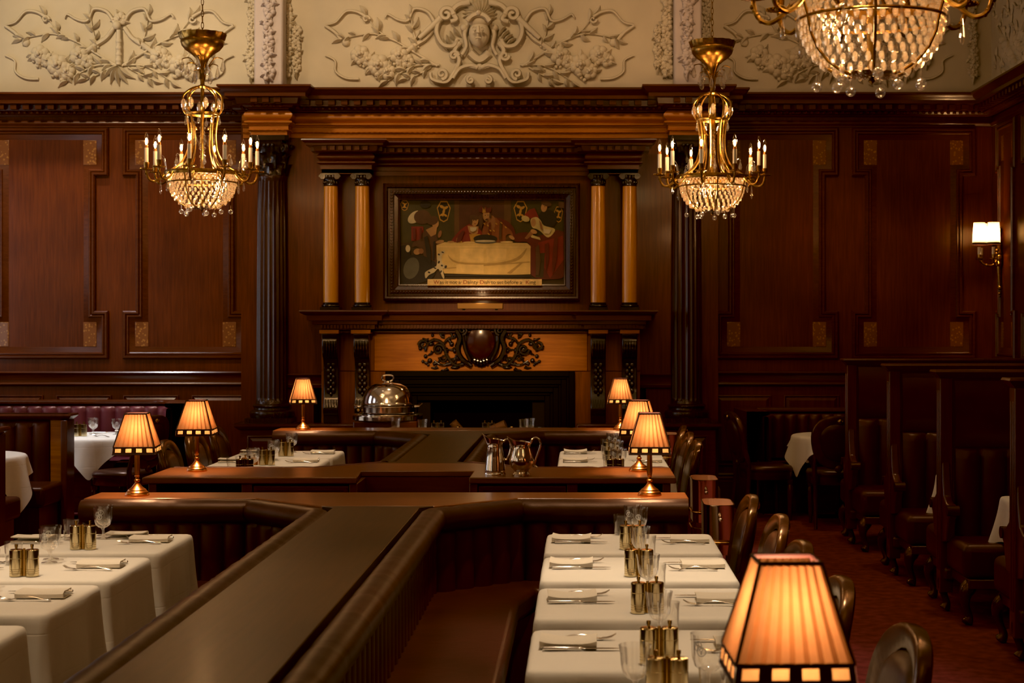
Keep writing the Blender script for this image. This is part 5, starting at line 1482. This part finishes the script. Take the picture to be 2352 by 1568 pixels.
MB().ball((-.255,-.06,.955), .014, 10, 6).build('tap_knob', M['goldbrass'], tr)
MB().box(-.28,.28,-.22,.22,.25,.865).build('cabinet', M['frame'], tr, bevel=.01)
for sx in (-1,1):
    for sy in (-1,1):
        MB().tube([(sx*.24,sy*.18,.25),(sx*.24,sy*.18,.09)], .015, 8).tube([(sx*.24-.01,sy*.18,.045),(sx*.24+.01,sy*.18,.045)], .045, 16).build('castor', M['black'], tr)

# ------------------------------------------------------------------ wall sconce
SY = 15.45
s = thing('wall_sconce', 'gilt wall sconce with cream shades and candle stubs on the side wall', 'wall light', (XR, SY, 0))
zc = wz(592, SY)
m = MB()
m.tube([(-.03,0,zc+.25),(-.035,0,zc+.10),(-.05,0,zc)], [.015,.022,.028], 10)
for z, r in ((zc+.25,.028),(zc+.19,.022),(zc+.13,.030),(zc+.05,.040),(zc,.045),(zc-.05,.036)): m.ball((-.035,0,z), (r*.8,r,r), 10, 7)
m.tube([(-.04,0,zc-.04),(-.035,0,zc-.15),(-.03,0,zc-.27)], [.026,.020,.012], 10)
for z, r in ((zc-.28,.022),(zc-.33,.016),(zc-.36,.010)): m.ball((-.03,0,z), r, 10, 7)
for k in range(5): m.ball((-.06,.03*sin(k*1.3),zc-.05+.03*k), .018, 7, 5)
m.build('backplate', M['brass'], s)
ARM = [(-.235,-.06),(-.115,-.11),(-.18,.09)]
for ax, ay in ARM:
    a = MB(); a.tube(smooth([(-.05,0,zc-.01),(ax*.45,ay*.5,zc-.07),(ax*.85,ay*.9,zc-.06),(ax,ay,zc-.02)], 6), .009, 8)
    a.lathe([(.0,-.02),(.035,-.012),(.038,-.006),(.012,-.004),(.016,.0),(.017,.03),(.0,.03)], 16, (ax,ay,zc))
    a.ball((ax*.7,ay*.8,zc-.07), .014, 7, 5)
    ao = a.build('arm', M['brass'], s)
    MB().lathe([(.0,.028),(.016,.028),(.016,.098),(.0,.098)], 16, (ax,ay,zc)).build('candle', M['ivory'], ao)
    q = MB().lathe([(.064,.13),(.053,.325)], 32, (ax,ay,zc)).build('shade', M['sconcesh'], ao)
    MB().lathe([(.0655,.122),(.0645,.140)], 32, (ax,ay,zc)).build('shade_trim', M['shadetrim'], ao)

# ------------------------------------------------------------------ tall booths along the right wall
def booth(yp, x0, lab, near=False):
    t = thing('tall_booth', lab, 'booth seat', (x0, yp, 0), 0, 'tall booths along the side wall')
    wd = XR-x0-.02; H = 1.45; th = .045
    MB().box(.05, wd, -th, th, .20, H-.05).build('partition_panel', M['boothwood'], t)
    cpf = [(-.06,H),(.03,H),(.036,H-.012),(.02,H-.03),(.008,H-.04),(0,H-.05)]
    MB().sweep([(wd,th+.01),(0,th+.01),(0,-th-.01),(wd,-th-.01)], [(o,z) for o, z in cpf]).box(0,wd,-th,th,H-.03,H-.001).build('cornice_cap', M['boothwood'], t)
    po = MB(); po.box(0,.075,-th-.01,th+.01,.12,H-.05)
    for k in (-.022,.022): po.box(-.004,.006,k-.010,k+.010,.25,H-.12)
    po.build('end_post', M['boothwood'], t, bevel=.005)
    for f in (-1, 1):
        up = MB(); up.grid(7, 9, lambda i, k: (.085+(wd-.10)*i/6, f*(th+.012+.035*sin(pi*k/8)**.5), .985+.40*k/8))
        up.build('upper_pad', M['oxblood'], t, ang=70)
        pth = [(.09, f*th), (wd, f*th)]
        if f > 0: pth = pth[::-1]
        channels(resample(pth, .2), .44, .985, w=.155, depth=.04, base=.008).build('channel_back', M['oxblood'], t, ang=75)
        y0, y1 = sorted((f*(th+.01), f*.53))
        MB().box(.03, wd, y0, y1, .27, .47).build('seat_cushion', M['oxblood'], t, bevel=.045, seg=4)
        MB().box(.06, wd, y0, y1-.02 if f > 0 else y1, .215, .27).build('seat_rail', M['boothwood'], t, bevel=.006)
        # shaped wooden arm end
        pr = [(f*th,.95),(f*(th+.03),.80),(f*(th+.06),.70),(f*(th+.12),.665),(f*(th+.19),.66),(f*(th+.215),.63),(f*(th+.20),.595),(f*(th+.165),.57),(f*(th+.14),.50),(f*(th+.12),.44),(f*th,.42)]
        if f < 0: pr = pr[::-1]
        MB().prism(pr, .01, .06, 'X').build('arm', M['boothwood'], t, bevel=.008)
        MB().tube([(.0,f*(th+.19),.628),(.07,f*(th+.19),.628)], .032, 14).build('arm_scroll', M['chairwood'], t)
        # cabriole leg
        m = MB(); m.tube(smooth([(.085,f*.46,.235),(.055,f*.485,.19),(.05,f*.485,.13),(.075,f*.465,.05),(.06,f*.475,.012)], 5), [.045,.046,.047,.047,.045,.042,.038,.035,.032,.029,.026,.023,.021,.020,.021,.023,.026,.030,.033,.034,.030], 10)
        m.build('leg', M['chairwood'], t)
    m = MB(); m.tube(smooth([(.06,0,.22),(.035,0,.17),(.03,0,.12),(.05,0,.05),(.035,0,.012)], 5), [.045,.046,.047,.047,.045,.042,.038,.035,.032,.029,.026,.023,.021,.020,.021,.023,.026,.030,.033,.034,.030], 10)
    m.build('leg', M['chairwood'], t)
    MB().box(.02,.10,-.10,.10,.20,.27).build('post_foot', M['boothwood'], t, bevel=.012)
    return t
BY = [(12.96,2.085,'tall dark leather booth partition farthest down the side wall'),(11.36,2.115,'tall dark leather booth partition, second from the end wall'),(9.95,2.155,'tall dark leather booth partition, third from the end wall'),(8.50,2.22,'tall dark booth partition cut by the right edge of the photo')]
for y, x, lab in BY: booth(y, x, lab)
BT = make_table(1.38, .62, 'long booth table', 'booth tables'); BTS = Stock(BT)
for k, (y, x) in enumerate(((12.16,2.35),(10.66,2.35),(9.22,2.41))):
    nm = ('first','second','third')[k]
    xc = x+.70
    BTS.put((xc, y, 0), 0, 'dark table under cloth inside the %s tall booth' % nm, 'booth tables')
    cloth('white cloth corner hanging from the table in the %s tall booth' % nm, 'white cloths in the tall booths', (xc, y, 0), 0, w=1.38, d=.64, drop=.24, seed=60+k, pull=1.0)
# ------------------------------------------------------------------ crystal chandeliers
def drop_mesh(L, r, seg=8):
    return [(.0,0),(r*.35,-L*.12),(r*.8,-L*.5),(r,-L*.72),(r*.7,-L*.92),(.0,-L)]
def add_drop(mb, c, L, r, bead=True):
    if bead: mb.ball((c[0],c[1],c[2]-.007), .0065, 6, 4)
    z = c[2]-(.013 if bead else 0)
    pr = [(a,b) for a,b in reversed(drop_mesh(L, r))]
    mb.lathe([(max(a,1e-4),b) for a,b in pr], 8, (c[0],c[1],z))
def make_chandelier():
    t = thing('chandelier', 'gilt and crystal chandelier', 'chandelier')
    Z = lambda y: (495-y)*.00321
    # bead bowl
    def rb(z):                       # radius of the bowl at height z
        t_ = (z-.055)/(.262-.055); t_ = max(0, min(1, t_)); return .075+.168*(1-(1-t_)**2.1)**.55
    bowl = MB(); nr = 8
    for i in range(nr):
        z = .065+(.250-.065)*i/(nr-1); r = rb(z); n = 36 if i > 3 else int(20+4*i)
        for k in range(n):
            a = 2*pi*(k+.5*(i % 2))/n
            bowl.ball((r*cos(a), r*sin(a), z), (.0112,.0112,.0185), 6, 4)
    for i in range(3):               # band between bowl rim and gallery
        z = .262+.016*i; r = .244+.006*i
        for k in range(52):
            a = 2*pi*(k+.5*(i % 2))/52
            bowl.ball((r*cos(a), r*sin(a), z), (.010,.010,.011), 6, 4)
    for k in range(40):
        a = random.random()*6.28; r = .085*sqrt(random.random())
        bowl.ball((r*cos(a), r*sin(a), .052+random.uniform(-.006,.01)), .010, 6, 4)
    b = bowl.build('bead_bowl', M['crystal'], t, flat=True); b['kind'] = 'stuff'
    # brass cage
    g = MB()
    for z, r, w in ((.305,.268,.016),(.238,.246,.005)):
        g.rings([[(rr*cos(2*pi*k/64), rr*sin(2*pi*k/64), zz) for k in range(64)] for rr, zz in ((r,z-w),(r+.006,z-w),(r+.009,z),(r+.006,z+w),(r,z+w),(r,z-w))])
    for k in range(6):
        a = 2*pi*k/6+.25
        g.tube([((rb(zz)+.008)*cos(a), (rb(zz)+.008)*sin(a), zz) for zz in (.05,.065,.09,.13,.18,.24)]+[(.272*cos(a), .272*sin(a), .305)], .0055, 6)
    g.lathe([(.0,.02),(.012,.03),(.008,.04),(.02,.05),(.06,.056),(.075,.06)], 16)
    g.build('gallery_frame', M['brass'], t)
    # hanging balls and long drops
    for k in range(9):
        a = 2*pi*k/9+.3; zz = (.047,.026,.038)[k % 3]; r = (.205,.12,.165)[k % 3]
        m = MB().ball((r*cos(a), r*sin(a), zz-.02), .0185, 12, 8); m.tube([(r*cos(a),r*sin(a),zz-.004),(r*cos(a),r*sin(a),zz+.03)], .0025, 5)
        m.build('crystal_ball', M['crystalp'], t)
    for k in range(10):
        a = 2*pi*(k+.5)/10; m = MB()
        add_drop(m, (.30*cos(a), .30*sin(a), .262), .105 if k % 2 else .07, .0095); m.build('crystal_drop', M['crystalp'], t)
    for k in range(10):
        a = 2*pi*(k+.42)/10+.31; m = MB()
        add_drop(m, (.325*cos(a), .325*sin(a), .415), .062, .016)
        m.tube(smooth([(.272*cos(a),.272*sin(a),.32),(.285*cos(a),.285*sin(a),.40),(.31*cos(a),.31*sin(a),.425),(.325*cos(a),.325*sin(a),.414)],4), .0028, 5)
        m.build('crystal_pear', M['crystalp'], t, flat=True)
    # ten candle arms
    for k in range(10):
        a = 2*pi*k/10+.31; ca, sa = cos(a), sin(a); P = lambda r, z, s=0: (r*ca-s*sa, r*sa+s*ca, z)
        m = MB(); m.tube(smooth([P(.268,.305), P(.30,.265), P(.345,.238), P(.385,.258), P(.40,.305), P(.40,.318)], 4), .0085, 7)
        m.tube(smooth([P(.30,.262),P(.29,.285),P(.31,.295),P(.325,.28)],4), .005, 6)
        for q in range(5): m.ball(P(.375+.012*q*.6,.246+.010*q*1.2), .0095, 6, 4)
        m.lathe([(.0,.316),(.04,.322),(.046,.329),(.03,.330),(.012,.333),(.017,.338),(.020,.372),(.021,.376),(.0,.377)], 20, P(.40,0))
        for q in range(16): m.ball((P(.40,0)[0]+.045*cos(q*pi/8), P(.40,0)[1]+.045*sin(q*pi/8), .327), .005, 5, 3)
        ao = m.build('arm', M['brass'], t)
        MB().lathe([(.0,.375),(.0145,.375),(.0145,.482),(.0,.483)], 14, P(.40,0)).build('candle', M['ivory'], ao)
        m = MB(); m.lathe([(.011,.482),(.0115,.500),(.008,.503)], 12, P(.40,0)); m.build('bulb_socket', M['copper'], ao)
        m = MB(); m.lathe([(.008,.502),(.0155,.520),(.0175,.537),(.0135,.562),(.007,.586),(.0005,.600)], 12, P(.40,0)); m.build('bulb', M['bulbglass'], ao)
        m = MB(); m.ball(P(.40,.530), (.0095,.0095,.026), 8, 6); m.build('filament', M['bulb'], ao)
    # curved ribs from crown down to gallery
    for k in range(8):
        a = 2*pi*k/8+.2; ca, sa = cos(a), sin(a); P = lambda r, z: (r*ca, r*sa, z)
        m = MB(); m.tube(smooth([P(.115,.74), P(.10,.66), P(.095,.56), P(.11,.46), P(.165,.37), P(.255,.312)], 5), .0075, 6)
        m.tube(smooth([P(.085,.68), P(.075,.60), P(.072,.50), P(.085,.42), P(.12,.345), P(.20,.31)], 5), .0055, 6)
        m.tube(smooth([P(.115,.74), P(.14,.78), P(.142,.86), P(.12,.90), P(.07,.935), P(.04,.94)], 5), .007, 6)
        m.tube(smooth([P(.100,.62), P(.075,.645), P(.055,.63)], 4), .004, 5)
        m.build('rib', M['goldbrass'] if k % 2 else M['brass'], t)
    # crown crystals, stem, upper sprays
    m = MB()
    m.lathe([(.012,.06),(.012,.32),(.02,.33),(.014,.36),(.014,.93),(.04,.935),(.05,.945),(.03,.955),(.016,.96),(.016,1.10)], 14)
    m.rings([[(rr*cos(2*pi*k/40), rr*sin(2*pi*k/40), zz) for k in range(40)] for rr, zz in ((.115,.735),(.122,.735),(.124,.748),(.118,.752),(.115,.735))])
    m.build('stem', M['brass'], t)
    m = MB()
    for zz, r in ((.40,.02),(.43,.026),(.46,.022),(.49,.028),(.52,.024),(.55,.02),(.58,.026),(.61,.02),(.64,.024),(.67,.018)): m.ball((0,0,zz), (r,r,.016), 10, 6)
    m.build('crystal_column', M['crystal'], t, flat=True)
    for k in range(16):
        a = 2*pi*k/16; m = MB(); r = .138
        if k % 2: m.lathe([(.0005,.765),(.016,.785),(.020,.81),(.016,.835),(.0005,.855)], 10, (r*cos(a), r*sin(a), 0))
        else: add_drop(m, (.125*cos(a), .125*sin(a), .73), .055, .012)
        m.build('crystal_drop', M['crystal'] if k % 2 else M['crystalp'], t, flat=True)
    for k in range(8):
        a = 2*pi*k/8+.4; m = MB(); add_drop(m, (.085*cos(a), .085*sin(a), .60), .08, .018); m.build('crystal_drop', M['crystalp'], t, flat=True)
    for k in range(12):
        a = 2*pi*k/12; ca, sa = cos(a), sin(a); P = lambda r, z: (r*ca, r*sa, z)
        r1, z1 = ((.150,1.15),(.115,1.11),(.08,1.07))[k % 3]
        m = MB(); m.tube(smooth([P(.02,1.0), P(.025,1.06), P(r1*.6,z1+.005), P(r1,z1)], 4), .0038, 5); ao = m.build('spray_arm', M['brass'], t)
        m = MB(); add_drop(m, (r1*ca, r1*sa, z1), .085, .020); m.build('crystal_drop', M['crystalp'], ao, flat=True)
    m = MB(); m.tube([(0,0,.95),(.02,0,1.02),(.03,0,1.10)], .006, 6)
    def wav(r, z, a): return r*(1+.04*cos(16*a)) if z > 1.32 else r
    m.lathe([(.016,1.085),(.03,1.09),(.034,1.12),(.05,1.155),(.082,1.185),(.125,1.215),(.150,1.245),(.160,1.275),(.157,1.285),(.165,1.295),(.173,1.338),(.168,1.338),(.155,1.30),(.0,1.28)], 64, rfun=wav)
    m.build('canopy', M['brass'], t)
    ch = MB(); zz = 1.285; k = 0; top = 5.9-CZ
    while zz < top:
        mat = RZ(pi/2*(k % 2))
        pts = [mat @ Vector((.009*cos(q), 0, zz+.026+.026*sin(q))) for q in [2*pi*i/12 for i in range(12)]]
        ch.tube([tuple(p) for p in pts], .0028, 5, closed=True); zz += .043; k += 1
    ch.build('chain', M['brass'], t)
    return t
CZ = 2.525
CS = Stock(make_chandelier()); CHD = []
for px, Y, rz, lab in ((465,12.2,0,'gilt and crystal chandelier on the left, hanging over the far tables'),(1636,12.55,.35,'gilt and crystal chandelier hanging before the right column'),(2002,5.62,.15,'large close crystal chandelier bowl cut by the top edge')):
    CS.put((wx(px,Y), Y, CZ), rz, lab, 'crystal chandeliers'); CHD.append((wx(px,Y), Y, CZ))

# ------------------------------------------------------------------ light
def pl_(name, loc, w, c, r=.03):
    l = bpy.data.lights.new(name, 'POINT'); l.energy = w; l.color = c; l.shadow_soft_size = r
    o = bpy.data.objects.new(name, l); COL.objects.link(o); o.location = loc; return o
def sp_(name, loc, tgt, w, c, ang=60, blend=.6, r=.08):
    l = bpy.data.lights.new(name, 'SPOT'); l.energy = w; l.color = c; l.spot_size = radians(ang); l.spot_blend = blend; l.shadow_soft_size = r
    o = bpy.data.objects.new(name, l); COL.objects.link(o); o.location = loc
    o.rotation_euler = (Vector(tgt)-Vector(loc)).to_track_quat('-Z','Y').to_euler(); return o
WARM = (1,.56,.24); AMB = (1,.56,.25); NEU = (1,.70,.40); COOL = (.90,.92,1.0); TBL = (1,.80,.58)
for k, (x, y, z, s_) in enumerate(LAMPS):
    pl_('lamp_light', (x, y, z+.318*s_), 18.0, (1,.60,.32), .04)
for x, y, z in CHD:
    k_ = 1.5 if y > 6 else .8
    pl_('chandelier_bowl_light', (x, y, z+.20), 10*k_, AMB, .05)
    pl_('chandelier_crown_light', (x, y, z+.81), 4*k_, AMB, .03)
    for q in range(5):
        a = 2*pi*q/5+.31
        pl_('chandelier_candle_light', (x+.40*cos(a), y+.40*sin(a), z+.62), 2.6*k_, WARM, .02)
for ax, ay in ARM: pl_('sconce_light', (XR+ax, SY+ay, zc+.23), 5.5, WARM, .02)
# ceiling downlights over the tables
for x, y, w, c, a in ((.40,7.5,430,TBL,36),(.35,5.6,400,TBL,36),(-2.5,7.4,370,TBL,38),(-2.5,5.7,340,TBL,38),(.3,12.2,330,TBL,28),(-2.3,12.2,330,TBL,28),(-4.3,14.5,560,COOL,32),(-4.9,12.3,420,COOL,36),(-5.0,15.3,420,COOL,46),
                      (-.95,9.5,50,NEU,60),(-1.3,14.2,90,NEU,40),(2.4,14.6,110,NEU,30),(2.3,10.7,110,NEU,60),(-.95,5.2,15,NEU,60)):
    sp_('ceiling_downlight', (x, y-.5, 5.75), (x, y, .7), w, c, a)
# wash on the end wall from the ceiling
for x, w, c in ((-4.6,440,(1,.80,.54)),(-2.6,280,(1,.76,.5)),(-.6,170,(1,.70,.42)),(1.6,110,(1,.62,.36))):
    sp_('wall_wash', (x-.6, 12.7, 5.85), (x, 15.9, 3.7), w*.72, c, 72, .9, .12)
sp_('frieze_fill', (-1.6, 5.0, 4.9), (-.95, 15.3, 1.35), 1700, (1,.62,.30), 13, .9, .1)  # added free-floating spot that brightens the frieze around the crest
for x, y in ((-4.5,1.5),(1.5,1.5),(-4.5,7),(1.5,7),(-1.5,11)): sp_('ceiling_fill', (x, y, 4.6), (x, y, 5.9), 100, (1,.74,.46), 150, .8, .2)  # added mid-air spots, no fixtures: brighten the ceiling the silver reflects
sp_('panel_glow_fill', (1.9, 12.6, 5.6), (2.55, 15.85, 2.45), 150, (1,.62,.26), 17, 1, .1)  # added spot imitating a lamp's reflection on the glossy panels
pl_('picture_trough_light', (wx(1103,15.2), 15.15, 1.95), 1.2, (1,.62,.3), .05)
W = bpy.data.worlds.new('room_world'); SC.world = W; W.use_nodes = True
W.node_tree.nodes['Background'].inputs[0].default_value = (1,.7,.45,1); W.node_tree.nodes['Background'].inputs[1].default_value = .02

# ------------------------------------------------------------------ camera
cam = bpy.data.cameras.new('camera'); co = bpy.data.objects.new('camera', cam); COL.objects.link(co)
co.location = (0,0,EYE); co.rotation_euler = (pi/2,0,0)
cam.sensor_width = 36; cam.lens = 36*F/2352
cam.shift_x = (1176-VX)/2352; cam.shift_y = (VY-784)/2352
cam.clip_start = .1; cam.clip_end = 60
cam.dof.use_dof = True; cam.dof.focus_distance = 9.5; cam.dof.aperture_fstop = 7.0
SC.camera = co
# chandeliers of the unseen half of the room
for x, y in ((-2.8,5.62),(1.0,-.8),(-2.8,-.8)): pl_('chandelier_light_behind', (x, y, 3.3), 16, WARM, .25)

SC.view_settings.view_transform = 'Standard'
SC.view_settings.look = 'None'
SC.view_settings.exposure = 0.15
SC.view_settings.gamma = .92
SC.view_settings.use_curve_mapping = True
cmap = SC.view_settings.curve_mapping
cmap.black_level = (.0005,.0020,.0042); cmap.update()
cy = SC.cycles
cy.max_bounces = 6; cy.diffuse_bounces = 2; cy.glossy_bounces = 3; cy.transmission_bounces = 4; cy.transparent_max_bounces = 24
cy.sample_clamp_indirect = 4; cy.caustics_reflective = False; cy.caustics_refractive = False
cy.use_denoising = True
cy.adaptive_threshold = .03
